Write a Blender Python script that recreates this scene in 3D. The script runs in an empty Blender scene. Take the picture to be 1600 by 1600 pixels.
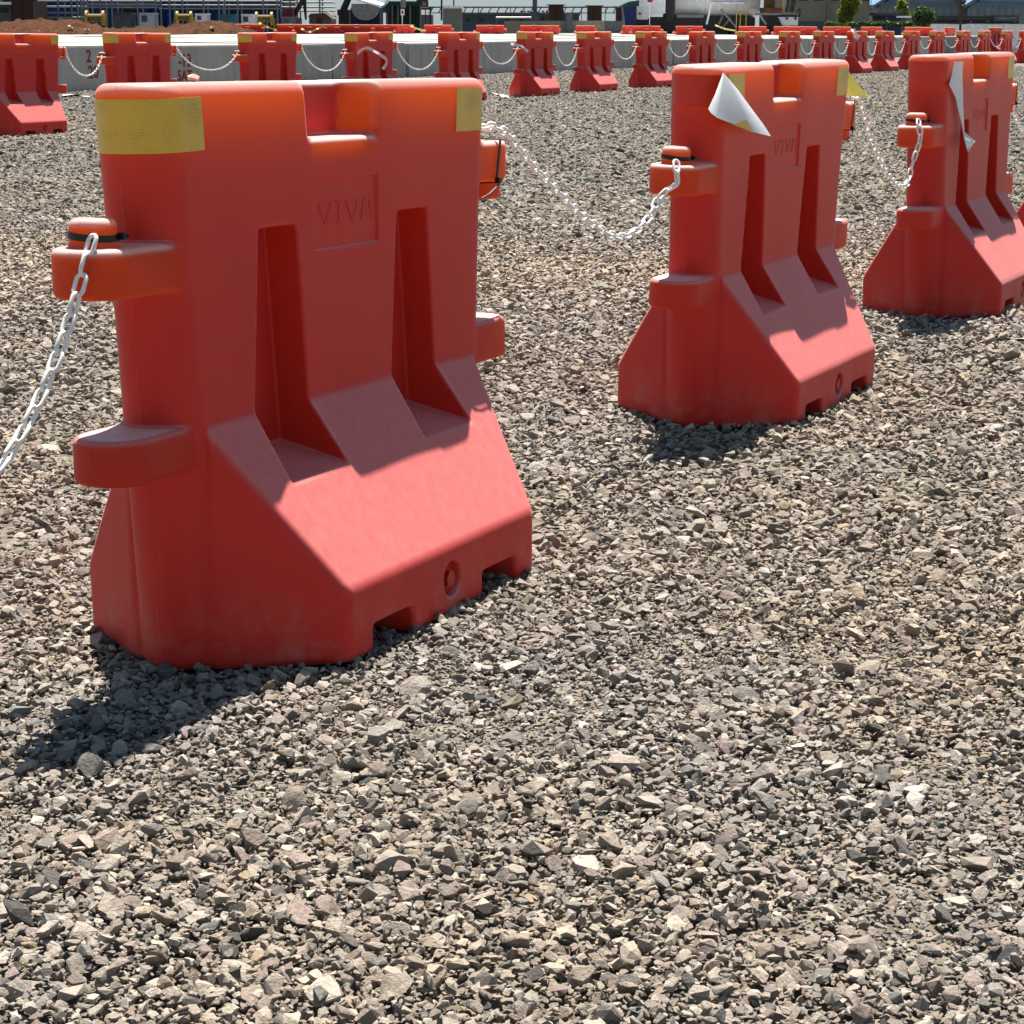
import bpy, bmesh, math, random
import numpy as np
from mathutils import Vector, Matrix, Euler

random.seed(7); rng = np.random.default_rng(7)
sc = bpy.context.scene
COL = sc.collection

# ------------------------------------------------------------------ camera
H_CAM, PITCH, ROLL, F_PX = 1.1259, 0.2286, 0.0046, 3269.9
cam_d = bpy.data.cameras.new('camera'); cam = bpy.data.objects.new('camera', cam_d); COL.objects.link(cam)
cam_d.sensor_width = 36.0; cam_d.lens = 36.0 * F_PX / 1600.0
cam_d.clip_start = 0.05; cam_d.clip_end = 3000
cam.matrix_world = Matrix.Translation((0, 0, H_CAM)) @ Matrix.Rotation(math.pi/2 - PITCH, 4, 'X') @ Matrix.Rotation(ROLL, 4, 'Z')
sc.camera = cam

# ------------------------------------------------------------------ sky, sun, exposure
SUN_VEC = Vector((0.032, 0.428, 1.0)).normalized()
SUN_EL = math.asin(SUN_VEC.z); SUN_AZ = math.atan2(SUN_VEC.x, SUN_VEC.y)
world = bpy.data.worlds.new('World'); sc.world = world; world.use_nodes = True
wn = world.node_tree.nodes; wl = world.node_tree.links
sky = wn.new('ShaderNodeTexSky'); sky.sky_type = 'NISHITA'; sky.sun_disc = False
sky.sun_elevation = SUN_EL; sky.sun_rotation = SUN_AZ
sky.air_density = 1.0; sky.dust_density = 0.3; sky.ozone_density = 1.5
haze_ = wn.new('ShaderNodeMix'); haze_.data_type = 'RGBA'; haze_.inputs[0].default_value = .55; haze_.inputs[7].default_value = (2.7, 4.7, 6.5, 1)   # bright thin overcast veil over the clear sky
wl.new(sky.outputs[0], haze_.inputs[6]); wl.new(haze_.outputs[2], wn['Background'].inputs[0]); wn['Background'].inputs[1].default_value = 0.032
sun_d = bpy.data.lights.new('sun', 'SUN'); sun_d.energy = 5.0; sun_d.angle = math.radians(0.53); sun_d.color = (1.0, 0.95, 0.87)
sun = bpy.data.objects.new('sun', sun_d); COL.objects.link(sun); sun.location = (0, 0, 30)
sun.rotation_euler = SUN_VEC.to_track_quat('Z', 'Y').to_euler()
sc.view_settings.view_transform = 'Standard'; sc.view_settings.look = 'None'
sc.view_settings.exposure = 1.45; sc.view_settings.gamma = 1.0; sc.view_settings.use_curve_mapping = False
sc.render.engine = 'CYCLES'
sc.cycles.use_denoising = True
sc.cycles.max_bounces = 6; sc.cycles.diffuse_bounces = 4; sc.cycles.glossy_bounces = 2; sc.cycles.transmission_bounces = 4
sc.cycles.sample_clamp_indirect = 6.0

# ------------------------------------------------------------------ helpers
def ray(x, y):
    a, b = x - 800, y - 800
    cr, sr = math.cos(-ROLL), math.sin(-ROLL)
    X = (cr*a - sr*b)/F_PX; Y = (sr*a + cr*b)/F_PX
    c, s = math.cos(PITCH), math.sin(PITCH)
    return Vector((X, c - Y*s, -s - Y*c))
def at(x, y, dist):                                   # the place at depth `dist` (metres ahead) that the photo shows at pixel x, y
    r = ray(x, y); return Vector((0, 0, H_CAM)) + r*(dist/r.y)
def px2m(px, dist): return px*dist/F_PX

def tag(o, label=None, cat=None, group=None, kind=None):
    if label: o['label'] = label
    if cat: o['category'] = cat
    if group: o['group'] = group
    if kind: o['kind'] = kind
    return o
def empty(name, loc=(0,0,0), rot=(0,0,0)):
    o = bpy.data.objects.new(name, None); COL.objects.link(o); o.location = loc; o.rotation_euler = rot
    o.empty_display_size = 0.1
    return o
def mobj(name, me, parent=None, mat=None):
    o = bpy.data.objects.new(name, me); COL.objects.link(o)
    if parent: o.parent = parent
    if mat and not me.materials: me.materials.append(mat)
    return o

class MB:
    """collects simple shapes into one mesh"""
    def __init__(s): s.v = []; s.f = []
    def add(s, vs, fs):
        n = len(s.v); s.v += [tuple(p) for p in vs]; s.f += [tuple(i+n for i in f) for f in fs]; return s
    def box(s, a, b, m=None):
        x0, y0, z0 = a; x1, y1, z1 = b
        vs = [Vector(p) for p in ((x0,y0,z0),(x1,y0,z0),(x1,y1,z0),(x0,y1,z0),(x0,y0,z1),(x1,y0,z1),(x1,y1,z1),(x0,y1,z1))]
        if m: vs = [m @ p for p in vs]
        return s.add(vs, [(0,3,2,1),(4,5,6,7),(0,1,5,4),(1,2,6,5),(2,3,7,6),(3,0,4,7)])
    def cbox(s, c, size, m=None):
        c = Vector(c); h = Vector(size)/2; return s.box(c-h, c+h, m)
    def bar(s, p, q, r, n=6, r2=None):
        p, q = Vector(p), Vector(q); d = (q-p).normalized(); r2 = r if r2 is None else r2
        a = d.orthogonal().normalized(); b = d.cross(a)
        vs = []
        for k in range(n):
            t = 2*math.pi*k/n; w = a*math.cos(t)+b*math.sin(t); vs.append(p+w*r); vs.append(q+w*r2)
        fs = [(2*k, 2*((k+1)%n), 2*((k+1)%n)+1, 2*k+1) for k in range(n)]
        fs += [tuple(2*k for k in range(n))[::-1], tuple(2*k+1 for k in range(n))]
        return s.add(vs, fs)
    def tube(s, pts, r, n=6):
        pts = [Vector(p) for p in pts]; rings = []
        up = Vector((0,0,1)); base = len(s.v)
        for i, p in enumerate(pts):
            d = (pts[min(i+1, len(pts)-1)]-pts[max(i-1, 0)]).normalized()
            a = d.cross(up) if abs(d.z) < .95 else d.cross(Vector((1,0,0)))
            a.normalize(); b = a.cross(d)
            for k in range(n):
                t = 2*math.pi*k/n; s.v.append(tuple(p + (a*math.cos(t)+b*math.sin(t))*r))
        for i in range(len(pts)-1):
            for k in range(n):
                s.f.append((base+i*n+k, base+i*n+(k+1)%n, base+(i+1)*n+(k+1)%n, base+(i+1)*n+k))
        s.f.append(tuple(base+k for k in range(n))[::-1]); s.f.append(tuple(base+(len(pts)-1)*n+k for k in range(n)))
        return s
    def prism(s, poly, z0, z1, m=None):          # poly in x,y
        n = len(poly)
        vs = [Vector((x,y,z0)) for x,y in poly]+[Vector((x,y,z1)) for x,y in poly]
        if m: vs = [m @ p for p in vs]
        return s.add(vs, [tuple(range(n))[::-1], tuple(range(n, 2*n))]+[(k,(k+1)%n,(k+1)%n+n,k+n) for k in range(n)])
    def mesh(s, name, mat=None, smooth=False):
        me = bpy.data.meshes.new(name); me.from_pydata(s.v, [], s.f); me.update()
        if mat: me.materials.append(mat)
        if smooth: me.polygons.foreach_set('use_smooth', [True]*len(me.polygons))
        return me
    def build(s, name, mat, parent=None, smooth=False):
        return mobj(name, s.mesh(name, mat, smooth), parent)

# ------------------------------------------------------------------ materials
def new_mat(name):
    m = bpy.data.materials.new(name); m.use_nodes = True
    return m, m.node_tree.nodes, m.node_tree.links, m.node_tree.nodes['Principled BSDF']
def N(nodes, kind, **kw):
    n = nodes.new(kind)
    for k, v in kw.items():
        if k in n.inputs.keys(): n.inputs[k].default_value = v
        else: setattr(n, k, v)
    return n
def ramp(nodes, stops):
    r = nodes.new('ShaderNodeValToRGB'); e = r.color_ramp.elements
    while len(e) < len(stops): e.new(0.5)
    for el, (p, c) in zip(e, stops): el.position = p; el.color = (*c, 1)
    return r
def simple(name, col, rough=.6, var=.15, scale=6, metal=0, bump=0, spec=.3):
    m, n, l, b = new_mat(name)
    tc = N(n, 'ShaderNodeTexCoord'); no = N(n, 'ShaderNodeTexNoise', Scale=scale, Detail=5)
    l.new(tc.outputs['Object'], no.inputs['Vector'])
    lo = tuple(c*(1-var) for c in col); hi = tuple(min(1, c*(1+var)) for c in col)
    r = ramp(n, [(.3, lo), (.7, hi)]); l.new(no.outputs['Fac'], r.inputs[0]); l.new(r.outputs[0], b.inputs['Base Color'])
    b.inputs['Roughness'].default_value = rough; b.inputs['Metallic'].default_value = metal; b.inputs['Specular IOR Level'].default_value = spec
    if bump:
        bp = N(n, 'ShaderNodeBump', Strength=bump, Distance=.02); l.new(no.outputs['Fac'], bp.inputs['Height']); l.new(bp.outputs[0], b.inputs['Normal'])
    return m

def plastic_mat():
    m, n, l, b = new_mat('red_plastic')
    out = n['Material Output']
    tc = N(n, 'ShaderNodeTexCoord'); oi = N(n, 'ShaderNodeObjectInfo')
    add = N(n, 'ShaderNodeVectorMath', operation='ADD'); l.new(tc.outputs['Object'], add.inputs[0])
    mul = N(n, 'ShaderNodeMath', operation='MULTIPLY'); mul.inputs[1].default_value = 0.0; l.new(oi.outputs['Random'], mul.inputs[0])
    l.new(mul.outputs[0], add.inputs[1])
    no = N(n, 'ShaderNodeTexNoise', Scale=3.2, Detail=6, Roughness=.6); l.new(add.outputs[0], no.inputs['Vector'])
    r = ramp(n, [(.3, (.53, .019, .017)), (.7, (.60, .027, .023))]); l.new(no.outputs['Fac'], r.inputs[0])
    # light dust plus sunlit overexposure, painted as a pale speckled bloom on upward faces
    geo = N(n, 'ShaderNodeNewGeometry'); sep = N(n, 'ShaderNodeSeparateXYZ'); l.new(geo.outputs['Normal'], sep.inputs[0])
    mr = ramp(n, [(.25, (0, 0, 0)), (.56, (.27, .27, .27)), (.978, (.29, .29, .29)), (.995, (1, 1, 1))]); l.new(sep.outputs['Z'], mr.inputs[0])
    sp = N(n, 'ShaderNodeTexNoise', Scale=38, Detail=8, Roughness=.75); l.new(tc.outputs['Object'], sp.inputs['Vector'])
    sr = N(n, 'ShaderNodeMapRange'); sr.inputs['From Min'].default_value = .3; sr.inputs['From Max'].default_value = .75; sr.inputs['To Min'].default_value = .55; sr.inputs['To Max'].default_value = .95
    l.new(sp.outputs['Fac'], sr.inputs['Value'])
    dm = N(n, 'ShaderNodeMath', operation='MULTIPLY'); l.new(mr.outputs[0], dm.inputs[0]); l.new(sr.outputs[0], dm.inputs[1])
    mx = N(n, 'ShaderNodeMix', data_type='RGBA'); l.new(dm.outputs[0], mx.inputs['Factor']); l.new(r.outputs[0], mx.inputs[6]); mx.inputs[7].default_value = (.78, .62, .58, 1)
    # splashed dirt near the foot, pale scuffs, and each moulding faded a little differently
    so = N(n, 'ShaderNodeSeparateXYZ'); l.new(tc.outputs['Object'], so.inputs[0])
    fz = N(n, 'ShaderNodeMapRange'); fz.inputs['From Min'].default_value = .16; fz.inputs['From Max'].default_value = .0; fz.inputs['To Max'].default_value = .42; l.new(so.outputs['Z'], fz.inputs['Value'])
    fn = N(n, 'ShaderNodeTexNoise', Scale=14, Detail=9, Roughness=.72); l.new(tc.outputs['Object'], fn.inputs['Vector'])
    fr = ramp(n, [(.46, (0, 0, 0)), (.68, (1, 1, 1))]); l.new(fn.outputs['Fac'], fr.inputs[0])
    fm = N(n, 'ShaderNodeMath', operation='MULTIPLY'); l.new(fz.outputs[0], fm.inputs[0]); l.new(fr.outputs[0], fm.inputs[1])
    m2 = N(n, 'ShaderNodeMix', data_type='RGBA'); l.new(fm.outputs[0], m2.inputs['Factor']); l.new(mx.outputs[2], m2.inputs[6]); m2.inputs[7].default_value = (.42, .26, .19, 1)
    sc_ = N(n, 'ShaderNodeTexNoise', Scale=95, Detail=4, Roughness=.8); l.new(tc.outputs['Object'], sc_.inputs['Vector'])
    s2 = ramp(n, [(.70, (0, 0, 0)), (.76, (.5, .5, .5))]); l.new(sc_.outputs['Fac'], s2.inputs[0])
    m3 = N(n, 'ShaderNodeMix', data_type='RGBA'); l.new(s2.outputs[0], m3.inputs['Factor']); l.new(m2.outputs[2], m3.inputs[6]); m3.inputs[7].default_value = (.62, .36, .32, 1)
    ea = N(n, 'ShaderNodeAttribute', attribute_type='GEOMETRY', attribute_name='edge')      # white glare of sunlit upper edges, painted into the colour
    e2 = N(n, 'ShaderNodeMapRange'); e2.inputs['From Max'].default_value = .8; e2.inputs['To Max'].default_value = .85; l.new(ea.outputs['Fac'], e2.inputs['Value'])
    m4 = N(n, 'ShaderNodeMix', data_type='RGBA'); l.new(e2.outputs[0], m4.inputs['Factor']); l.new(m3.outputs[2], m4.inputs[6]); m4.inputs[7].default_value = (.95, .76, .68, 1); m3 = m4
    hs = N(n, 'ShaderNodeHueSaturation'); vr = N(n, 'ShaderNodeMapRange'); vr.inputs['To Min'].default_value = .9; vr.inputs['To Max'].default_value = 1.1; l.new(oi.outputs['Random'], vr.inputs['Value'])
    l.new(vr.outputs[0], hs.inputs['Value']); l.new(m3.outputs[2], hs.inputs['Color']); l.new(hs.outputs['Color'], b.inputs['Base Color'])
    b.inputs['Roughness'].default_value = .46; b.inputs['Specular IOR Level'].default_value = .25
    b.inputs['Sheen Weight'].default_value = .18; b.inputs['Sheen Roughness'].default_value = .32; b.inputs['Sheen Tint'].default_value = (1, .88, .84, 1)
    fine = N(n, 'ShaderNodeTexNoise', Scale=420, Detail=2); l.new(tc.outputs['Object'], fine.inputs['Vector'])
    bp = N(n, 'ShaderNodeBump', Strength=.12, Distance=.002); l.new(fine.outputs['Fac'], bp.inputs['Height'])
    # parting line of the mould, a fine ridge down both ends
    ay = N(n, 'ShaderNodeMath', operation='ABSOLUTE'); l.new(so.outputs['Y'], ay.inputs[0])
    ry = N(n, 'ShaderNodeMapRange'); ry.inputs['From Min'].default_value = .0032; ry.inputs['From Max'].default_value = .0008; l.new(ay.outputs[0], ry.inputs['Value'])
    ax_ = N(n, 'ShaderNodeMath', operation='ABSOLUTE'); l.new(so.outputs['X'], ax_.inputs[0]); gx = N(n, 'ShaderNodeMath', operation='GREATER_THAN'); gx.inputs[1].default_value = .5; l.new(ax_.outputs[0], gx.inputs[0])
    rm = N(n, 'ShaderNodeMath', operation='MULTIPLY'); l.new(ry.outputs[0], rm.inputs[0]); l.new(gx.outputs[0], rm.inputs[1])
    b2_ = N(n, 'ShaderNodeBump', Strength=.8, Distance=.0012); l.new(rm.outputs[0], b2_.inputs['Height']); l.new(bp.outputs[0], b2_.inputs['Normal']); l.new(b2_.outputs[0], b.inputs['Normal'])
    tr = N(n, 'ShaderNodeBsdfTranslucent'); tr.inputs['Color'].default_value = (1.0, .36, .07, 1)
    th = N(n, 'ShaderNodeAttribute', attribute_type='GEOMETRY', attribute_name='thin')      # hand-set glow mask: more light let through near the top, pocket and lugs
    tm = N(n, 'ShaderNodeMapRange'); tm.inputs['From Max'].default_value = .8; tm.inputs['To Min'].default_value = .09; tm.inputs['To Max'].default_value = .62; l.new(th.outputs['Fac'], tm.inputs['Value'])
    mix = N(n, 'ShaderNodeMixShader'); l.new(tm.outputs[0], mix.inputs[0])
    l.new(b.outputs[0], mix.inputs[1]); l.new(tr.outputs[0], mix.inputs[2])
    # hollow moulding: inside skin made dark to swallow light bouncing within
    ins = N(n, 'ShaderNodeBsdfDiffuse'); ins.inputs['Color'].default_value = (.12, .008, .006, 1)
    im = N(n, 'ShaderNodeMixShader'); l.new(tm.outputs[0], im.inputs[0]); l.new(ins.outputs[0], im.inputs[1]); l.new(tr.outputs[0], im.inputs[2])
    sel = N(n, 'ShaderNodeMixShader'); l.new(geo.outputs['Backfacing'], sel.inputs[0]); l.new(mix.outputs[0], sel.inputs[1]); l.new(im.outputs[0], sel.inputs[2])
    l.new(sel.outputs[0], out.inputs['Surface'])
    return m
M = {}
M['plastic'] = plastic_mat()

def tape_mat(name, col, pattern=True):
    m, n, l, b = new_mat(name)
    tc = N(n, 'ShaderNodeTexCoord')
    br = N(n, 'ShaderNodeTexVoronoi', Scale=150, feature='F1'); l.new(tc.outputs['UV'], br.inputs['Vector'])
    no = N(n, 'ShaderNodeTexNoise', Scale=5, Detail=3, Roughness=.4); l.new(tc.outputs['UV'], no.inputs['Vector'])
    mp = N(n, 'ShaderNodeMapping'); mp.inputs['Scale'].default_value = (1, 1, 1); l.new(tc.outputs['UV'], mp.inputs[0])
    wv = N(n, 'ShaderNodeTexWave', Scale=18, bands_direction='Y', wave_profile='SIN'); l.new(mp.outputs[0], wv.inputs['Vector'])
    ad = N(n, 'ShaderNodeMath', operation='ADD'); l.new(br.outputs['Distance'], ad.inputs[0]); l.new(no.outputs['Fac'], ad.inputs[1])
    r = ramp(n, [(.35, tuple(c*.72 for c in col)), (.62, col), (.95, tuple(min(1, c*1.45+.02) for c in col))]); l.new(ad.outputs[0], r.inputs[0])
    # seams between the rows of prisms
    ws = N(n, 'ShaderNodeMapRange'); ws.inputs['From Min'].default_value = .0; ws.inputs['From Max'].default_value = .08; ws.inputs['To Min'].default_value = .78; ws.inputs['To Max'].default_value = 1
    l.new(wv.outputs['Fac'], ws.inputs['Value'])
    mx = N(n, 'ShaderNodeMix', data_type='RGBA', blend_type='MULTIPLY'); mx.inputs['Factor'].default_value = 1
    l.new(r.outputs[0], mx.inputs[6]); l.new(ws.outputs[0], mx.inputs[7]); l.new(mx.outputs[2], b.inputs['Base Color'])
    b.inputs['Roughness'].default_value = .28
    wr = N(n, 'ShaderNodeTexNoise', Scale=7, Detail=3); l.new(tc.outputs['UV'], wr.inputs['Vector']); hm = N(n, 'ShaderNodeMath', operation='MULTIPLY_ADD'); l.new(wr.outputs['Fac'], hm.inputs[0]); hm.inputs[1].default_value = 2.5; l.new(br.outputs['Distance'], hm.inputs[2])
    bp = N(n, 'ShaderNodeBump', Strength=.3, Distance=.0016); l.new(hm.outputs[0], bp.inputs['Height']); l.new(bp.outputs[0], b.inputs['Normal'])
    return m
M['tape'] = tape_mat('yellow_tape', (.47, .285, .018))
M['tape_edge'] = simple('tape_edge', (.72, .5, .16), .5, .08)
def peel_mat():
    m, n, l, b = new_mat('peeled_tape'); out = n['Material Output']
    geo = N(n, 'ShaderNodeNewGeometry'); mx = N(n, 'ShaderNodeMix', data_type='RGBA')
    l.new(geo.outputs['Backfacing'], mx.inputs['Factor']); mx.inputs[6].default_value = (.74, .58, .03, 1); mx.inputs[7].default_value = (.72, .73, .76, 1)
    l.new(mx.outputs[2], b.inputs['Base Color']); b.inputs['Roughness'].default_value = .35
    tr = N(n, 'ShaderNodeBsdfTranslucent'); tr.inputs['Color'].default_value = (.8, .72, .25, 1)
    mix = N(n, 'ShaderNodeMixShader'); mix.inputs[0].default_value = .12
    l.new(b.outputs[0], mix.inputs[1]); l.new(tr.outputs[0], mix.inputs[2]); l.new(mix.outputs[0], out.inputs['Surface'])
    return m
M['peel'] = peel_mat()
M['black'] = simple('black_nylon', (.012, .012, .013), .4, .2)
M['white_plastic'] = simple('white_plastic', (.74, .715, .69), .4, .13, 22)
M['red_dark'] = simple('plug_plastic', (.46, .022, .016), .45, .15, 20)

# ------------------------------------------------------------------ ground
def ground_mat():
    m, n, l, b = new_mat('gravel_ground')
    tc = N(n, 'ShaderNodeTexCoord')
    v = N(n, 'ShaderNodeTexVoronoi', Scale=46); l.new(tc.outputs['Object'], v.inputs['Vector'])
    big = N(n, 'ShaderNodeTexNoise', Scale=.35, Detail=6, Roughness=.6); l.new(tc.outputs['Object'], big.inputs['Vector'])
    rr = ramp(n, [(.35, (.13, .115, .097)), (.55, (.165, .137, .105)), (.72, (.21, .16, .105))]); l.new(big.outputs['Fac'], rr.inputs[0])
    fine = N(n, 'ShaderNodeTexNoise', Scale=300, Detail=3); l.new(tc.outputs['Object'], fine.inputs['Vector'])
    sep = N(n, 'ShaderNodeSeparateColor'); l.new(v.outputs['Color'], sep.inputs[0])
    mr = N(n, 'ShaderNodeMapRange'); mr.inputs['To Min'].default_value = .55; mr.inputs['To Max'].default_value = 1.3; l.new(sep.outputs[0], mr.inputs['Value'])
    mx = N(n, 'ShaderNodeMix', data_type='RGBA', blend_type='MULTIPLY'); mx.inputs['Factor'].default_value = 1; l.new(rr.outputs[0], mx.inputs[6]); l.new(mr.outputs[0], mx.inputs[7])
    l.new(mx.outputs[2], b.inputs['Base Color']); b.inputs['Roughness'].default_value = .95; b.inputs['Specular IOR Level'].default_value = .2
    ad = N(n, 'ShaderNodeMath', operation='MULTIPLY_ADD'); l.new(fine.outputs['Fac'], ad.inputs[0]); ad.inputs[1].default_value = .3; l.new(v.outputs['Distance'], ad.inputs[2])
    bp = N(n, 'ShaderNodeBump', Strength=.7, Distance=.012); bp.invert = True; l.new(ad.outputs[0], bp.inputs['Height']); l.new(bp.outputs[0], b.inputs['Normal'])
    return m
gm = MB(); gm.add([(-1500, -40, -.01), (1500, -40, -.01), (1500, 2600, -.01), (-1500, 2600, -.01)], [(0, 1, 2, 3)])
g = gm.build('ground', ground_mat()); tag(g, kind='structure')

# ------------------------------------------------------------------ barrier body from a distance field
def smin(a, b, k):
    h = np.clip(.5+.5*(b-a)/k, 0, 1); return b*(1-h)+a*h - k*h*(1-h)
def smax(a, b, k): return -smin(-a, -b, k)
TW = .078; TOP = 1.022
def core_sdf(u, v, z):
    av = np.abs(v); au = np.abs(u)
    c = .482 + .07*z
    wob = .0012*np.sin(7*u+3*z+1)*np.sin(9*z+2*u) + .0007*np.sin(17*u-5*z)
    du = np.maximum(au-c, 0)
    wall = np.sqrt(du*du+av*av) - TW + wob
    wall = smax(wall, z-TOP, .026); wall = smax(wall, -z, .02)
    f = smax(av-.284, .829*(av-.078)+.56*(z-.438), .009)
    f = smax(f, .827*(au-.388)+.562*(av-.284), .016); f = smax(f, au-.522, .006); f = smax(f, -z, .016) + wob
    d = smin(wall, f, .006)
    for uc in (-.262, .250):                       # tall slots that run out on the flare
        hw = .064 + (.765-z)*.089
        s = smax(np.abs(u-uc)-hw, .007-av, .006); s = smax(s, z-.765, .008); s = smax(s, .317+.23*(.16-av)-z, .008)
        d = smax(d, -s, .005)
    hw = .128 - .05*np.clip((TW-av)/.066, -.5, 1.2) + .10*(z-.918)
    s = smax(np.abs(u+.018)-hw, .013-av, .012); s = smax(s, .918-z, .014)
    d = smax(d, -s, .014)
    p = np.maximum(np.maximum(np.abs(u+.011)-.117, np.abs(z-.776)-.064), TW-.0035-av)
    d = smax(d, -p, .003)
    for uc in (-.222, .226):                       # fork tunnels
        d = smax(d, -smax(np.abs(u-uc)-.075, z-.052, .016), .012)
    dr = smax(np.sqrt((u-.015)**2+(z-.068)**2)-.036, .262-av, .006)
    return smax(d, -dr, .005)
def lug(u, v, z, uc, r, z0, z1):
    s = np.sign(uc)
    uu = np.maximum(u*s-abs(uc), 0)+np.minimum(u*s-.45, 0)
    d = np.sqrt(uu*uu+v*v)-r*(1+.0*z)
    return smax(smax(d, z-z1, .014), z0-z, .014)
LUGS = [(-.70, .072, .677, .760), (-.668, .072, .362, .442), (.688, .070, .800, .886), (.675, .072, .408, .499)]
def pin_sdf(u, v, z):
    a = smax(np.sqrt((u+.705)**2+v*v)-.039, z-.808, .016); a = smax(a, .70-z, .01)
    b = smax(np.sqrt((u-.70)**2+v*v)-.052, z-.83, .01); b = smax(b, .758-z, .012)
    return a, b
def full_sdf(u, v, z):
    d = core_sdf(u, v, z)
    for L in LUGS: d = smin(d, lug(u, v, z, *L), .010)
    a, b = pin_sdf(u, v, z)
    return smin(smin(d, a, .007), b, .006)
def part_of(u, v, z):
    ds = [core_sdf(u, v, z)]+[lug(u, v, z, *L) for L in LUGS]+list(pin_sdf(u, v, z))
    return np.argmin(np.stack(ds), 0)

def barrier_meshes(h, suffix):
    us = np.arange(-.80, .80+h, h, dtype=np.float32)
    nv = int(round(.31/h)); vs = (np.arange(-nv, nv+1)*h).astype(np.float32)
    zs = np.arange(-.02, 1.045+h, h, dtype=np.float32)
    half = vs[:nv+1]
    D = np.empty((len(us), len(vs), len(zs)), np.float32)
    U, V, Z = us[:, None, None], half[None, :, None], zs[None, None, :]
    for i in range(0, len(us), 40):
        D[i:i+40, :nv+1] = full_sdf(U[i:i+40], V, Z)
    D[:, nv+1:] = D[:, :nv][:, ::-1]
    S = D < 0
    nx, ny, nz = D.shape
    cnt = np.zeros((nx-1, ny-1, nz-1), np.int8)
    for a in (0, 1):
        for b in (0, 1):
            for c in (0, 1): cnt += S[a:nx-1+a, b:ny-1+b, c:nz-1+c]
    mixed = (cnt > 0) & (cnt < 8)
    idx = np.full(mixed.shape, -1, np.int64); ci = np.argwhere(mixed); idx[mixed] = np.arange(len(ci))
    acc = np.zeros((len(ci), 3)); num = np.zeros(len(ci))
    corners = [(a, b, c) for a in (0, 1) for b in (0, 1) for c in (0, 1)]
    for p in corners:
        for ax in range(3):
            if p[ax]: continue
            q = list(p); q[ax] = 1
            dp = D[ci[:, 0]+p[0], ci[:, 1]+p[1], ci[:, 2]+p[2]]; dq = D[ci[:, 0]+q[0], ci[:, 1]+q[1], ci[:, 2]+q[2]]
            m = (dp < 0) != (dq < 0)
            t = np.where(m, dp/np.where(dp == dq, 1, dp-dq), 0)
            pos = np.tile(np.array(p, float), (len(ci), 1)); pos[:, ax] = t
            acc[m] += pos[m]; num[m] += 1
    co = (ci + acc/num[:, None])*h + np.array([us[0], vs[0], zs[0]])
    quads = []
    for ax in range(3):
        b1, b2 = (ax+1) % 3, (ax+2) % 3
        sl0 = [slice(1, -1)]*3; sl0[ax] = slice(0, -1); sl1 = [slice(1, -1)]*3; sl1[ax] = slice(1, None)
        ch = np.argwhere(S[tuple(sl0)] != S[tuple(sl1)]); off = np.ones(3, int); off[ax] = 0
        e = ch + off
        inside = S[e[:, 0], e[:, 1], e[:, 2]]
        def cell(d1, d2):
            k = e.copy(); k[:, b1] -= d1; k[:, b2] -= d2; return idx[k[:, 0], k[:, 1], k[:, 2]]
        q = np.stack([cell(1, 1), cell(0, 1), cell(0, 0), cell(1, 0)], 1)
        q[~inside] = q[~inside][:, ::-1]; quads.append(q)
    quads = np.concatenate(quads); quads = quads[(quads >= 0).all(1)]
    def grad(P, e=.0015):
        g = np.empty_like(P)
        for k in range(3):
            d = np.zeros(3); d[k] = e
            A, B = P+d, P-d
            g[:, k] = full_sdf(A[:, 0], A[:, 1], A[:, 2])-full_sdf(B[:, 0], B[:, 1], B[:, 2])
        return g/np.maximum(np.linalg.norm(g, axis=1, keepdims=True), 1e-9)
    for _ in range(2):
        n = grad(co); d = full_sdf(co[:, 0], co[:, 1], co[:, 2]); co = co - n*np.clip(d, -h*.5, h*.5)[:, None]
    nrm = grad(co, .0025)
    dp = .05; q_ = co-nrm*dp; thin = np.clip(1+full_sdf(q_[:, 0], q_[:, 1], q_[:, 2])/dp, 0, 1)
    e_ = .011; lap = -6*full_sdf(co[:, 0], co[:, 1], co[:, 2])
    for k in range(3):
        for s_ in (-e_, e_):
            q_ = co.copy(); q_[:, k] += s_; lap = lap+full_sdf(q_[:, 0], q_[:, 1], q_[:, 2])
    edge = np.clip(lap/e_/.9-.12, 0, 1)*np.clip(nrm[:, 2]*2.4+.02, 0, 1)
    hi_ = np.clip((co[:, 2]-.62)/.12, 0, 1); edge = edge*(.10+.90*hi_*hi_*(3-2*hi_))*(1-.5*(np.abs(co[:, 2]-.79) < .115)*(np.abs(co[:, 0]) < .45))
    sm = np.clip((co[:, 2]-.83)/.07, 0, 1); pk = part_of(co[:, 0], co[:, 1], co[:, 2])
    av_ = np.abs(co[:, 1]); web = np.clip((av_-.02)/.02, 0, 1)*np.where(np.abs(co[:, 0]+.018) < .2, 1, 0)+np.where(np.abs(co[:, 0]+.018) < .2, 0, 1)
    zt = .72*np.clip((co[:, 2]-.86)/.16, 0, 1)**1.3*np.where(nrm[:, 2] > .8, .7, 1)
    pocket = (np.abs(co[:, 0]+.018) < .15) & (co[:, 2] > .925) & (co[:, 2] < 1.018) & (np.abs(nrm[:, 0]) > .45) & (av_ > .016); zt = np.where(pocket, np.maximum(zt, .62*np.clip((np.abs(nrm[:, 0])-.35)/.35, 0, 1)), zt)
    web = np.where(pocket, 1, web)
    thin = np.where(pk == 0, np.maximum(thin*sm*sm*(3-2*sm), zt)*web, np.array([0, .50, .24, .42, .24, .60, .38])[pk])  # glow mask values picked per part and height, not measured wall thickness
    cen = co[quads].mean(1); part = part_of(cen[:, 0], cen[:, 1], cen[:, 2])
    out = []
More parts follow.
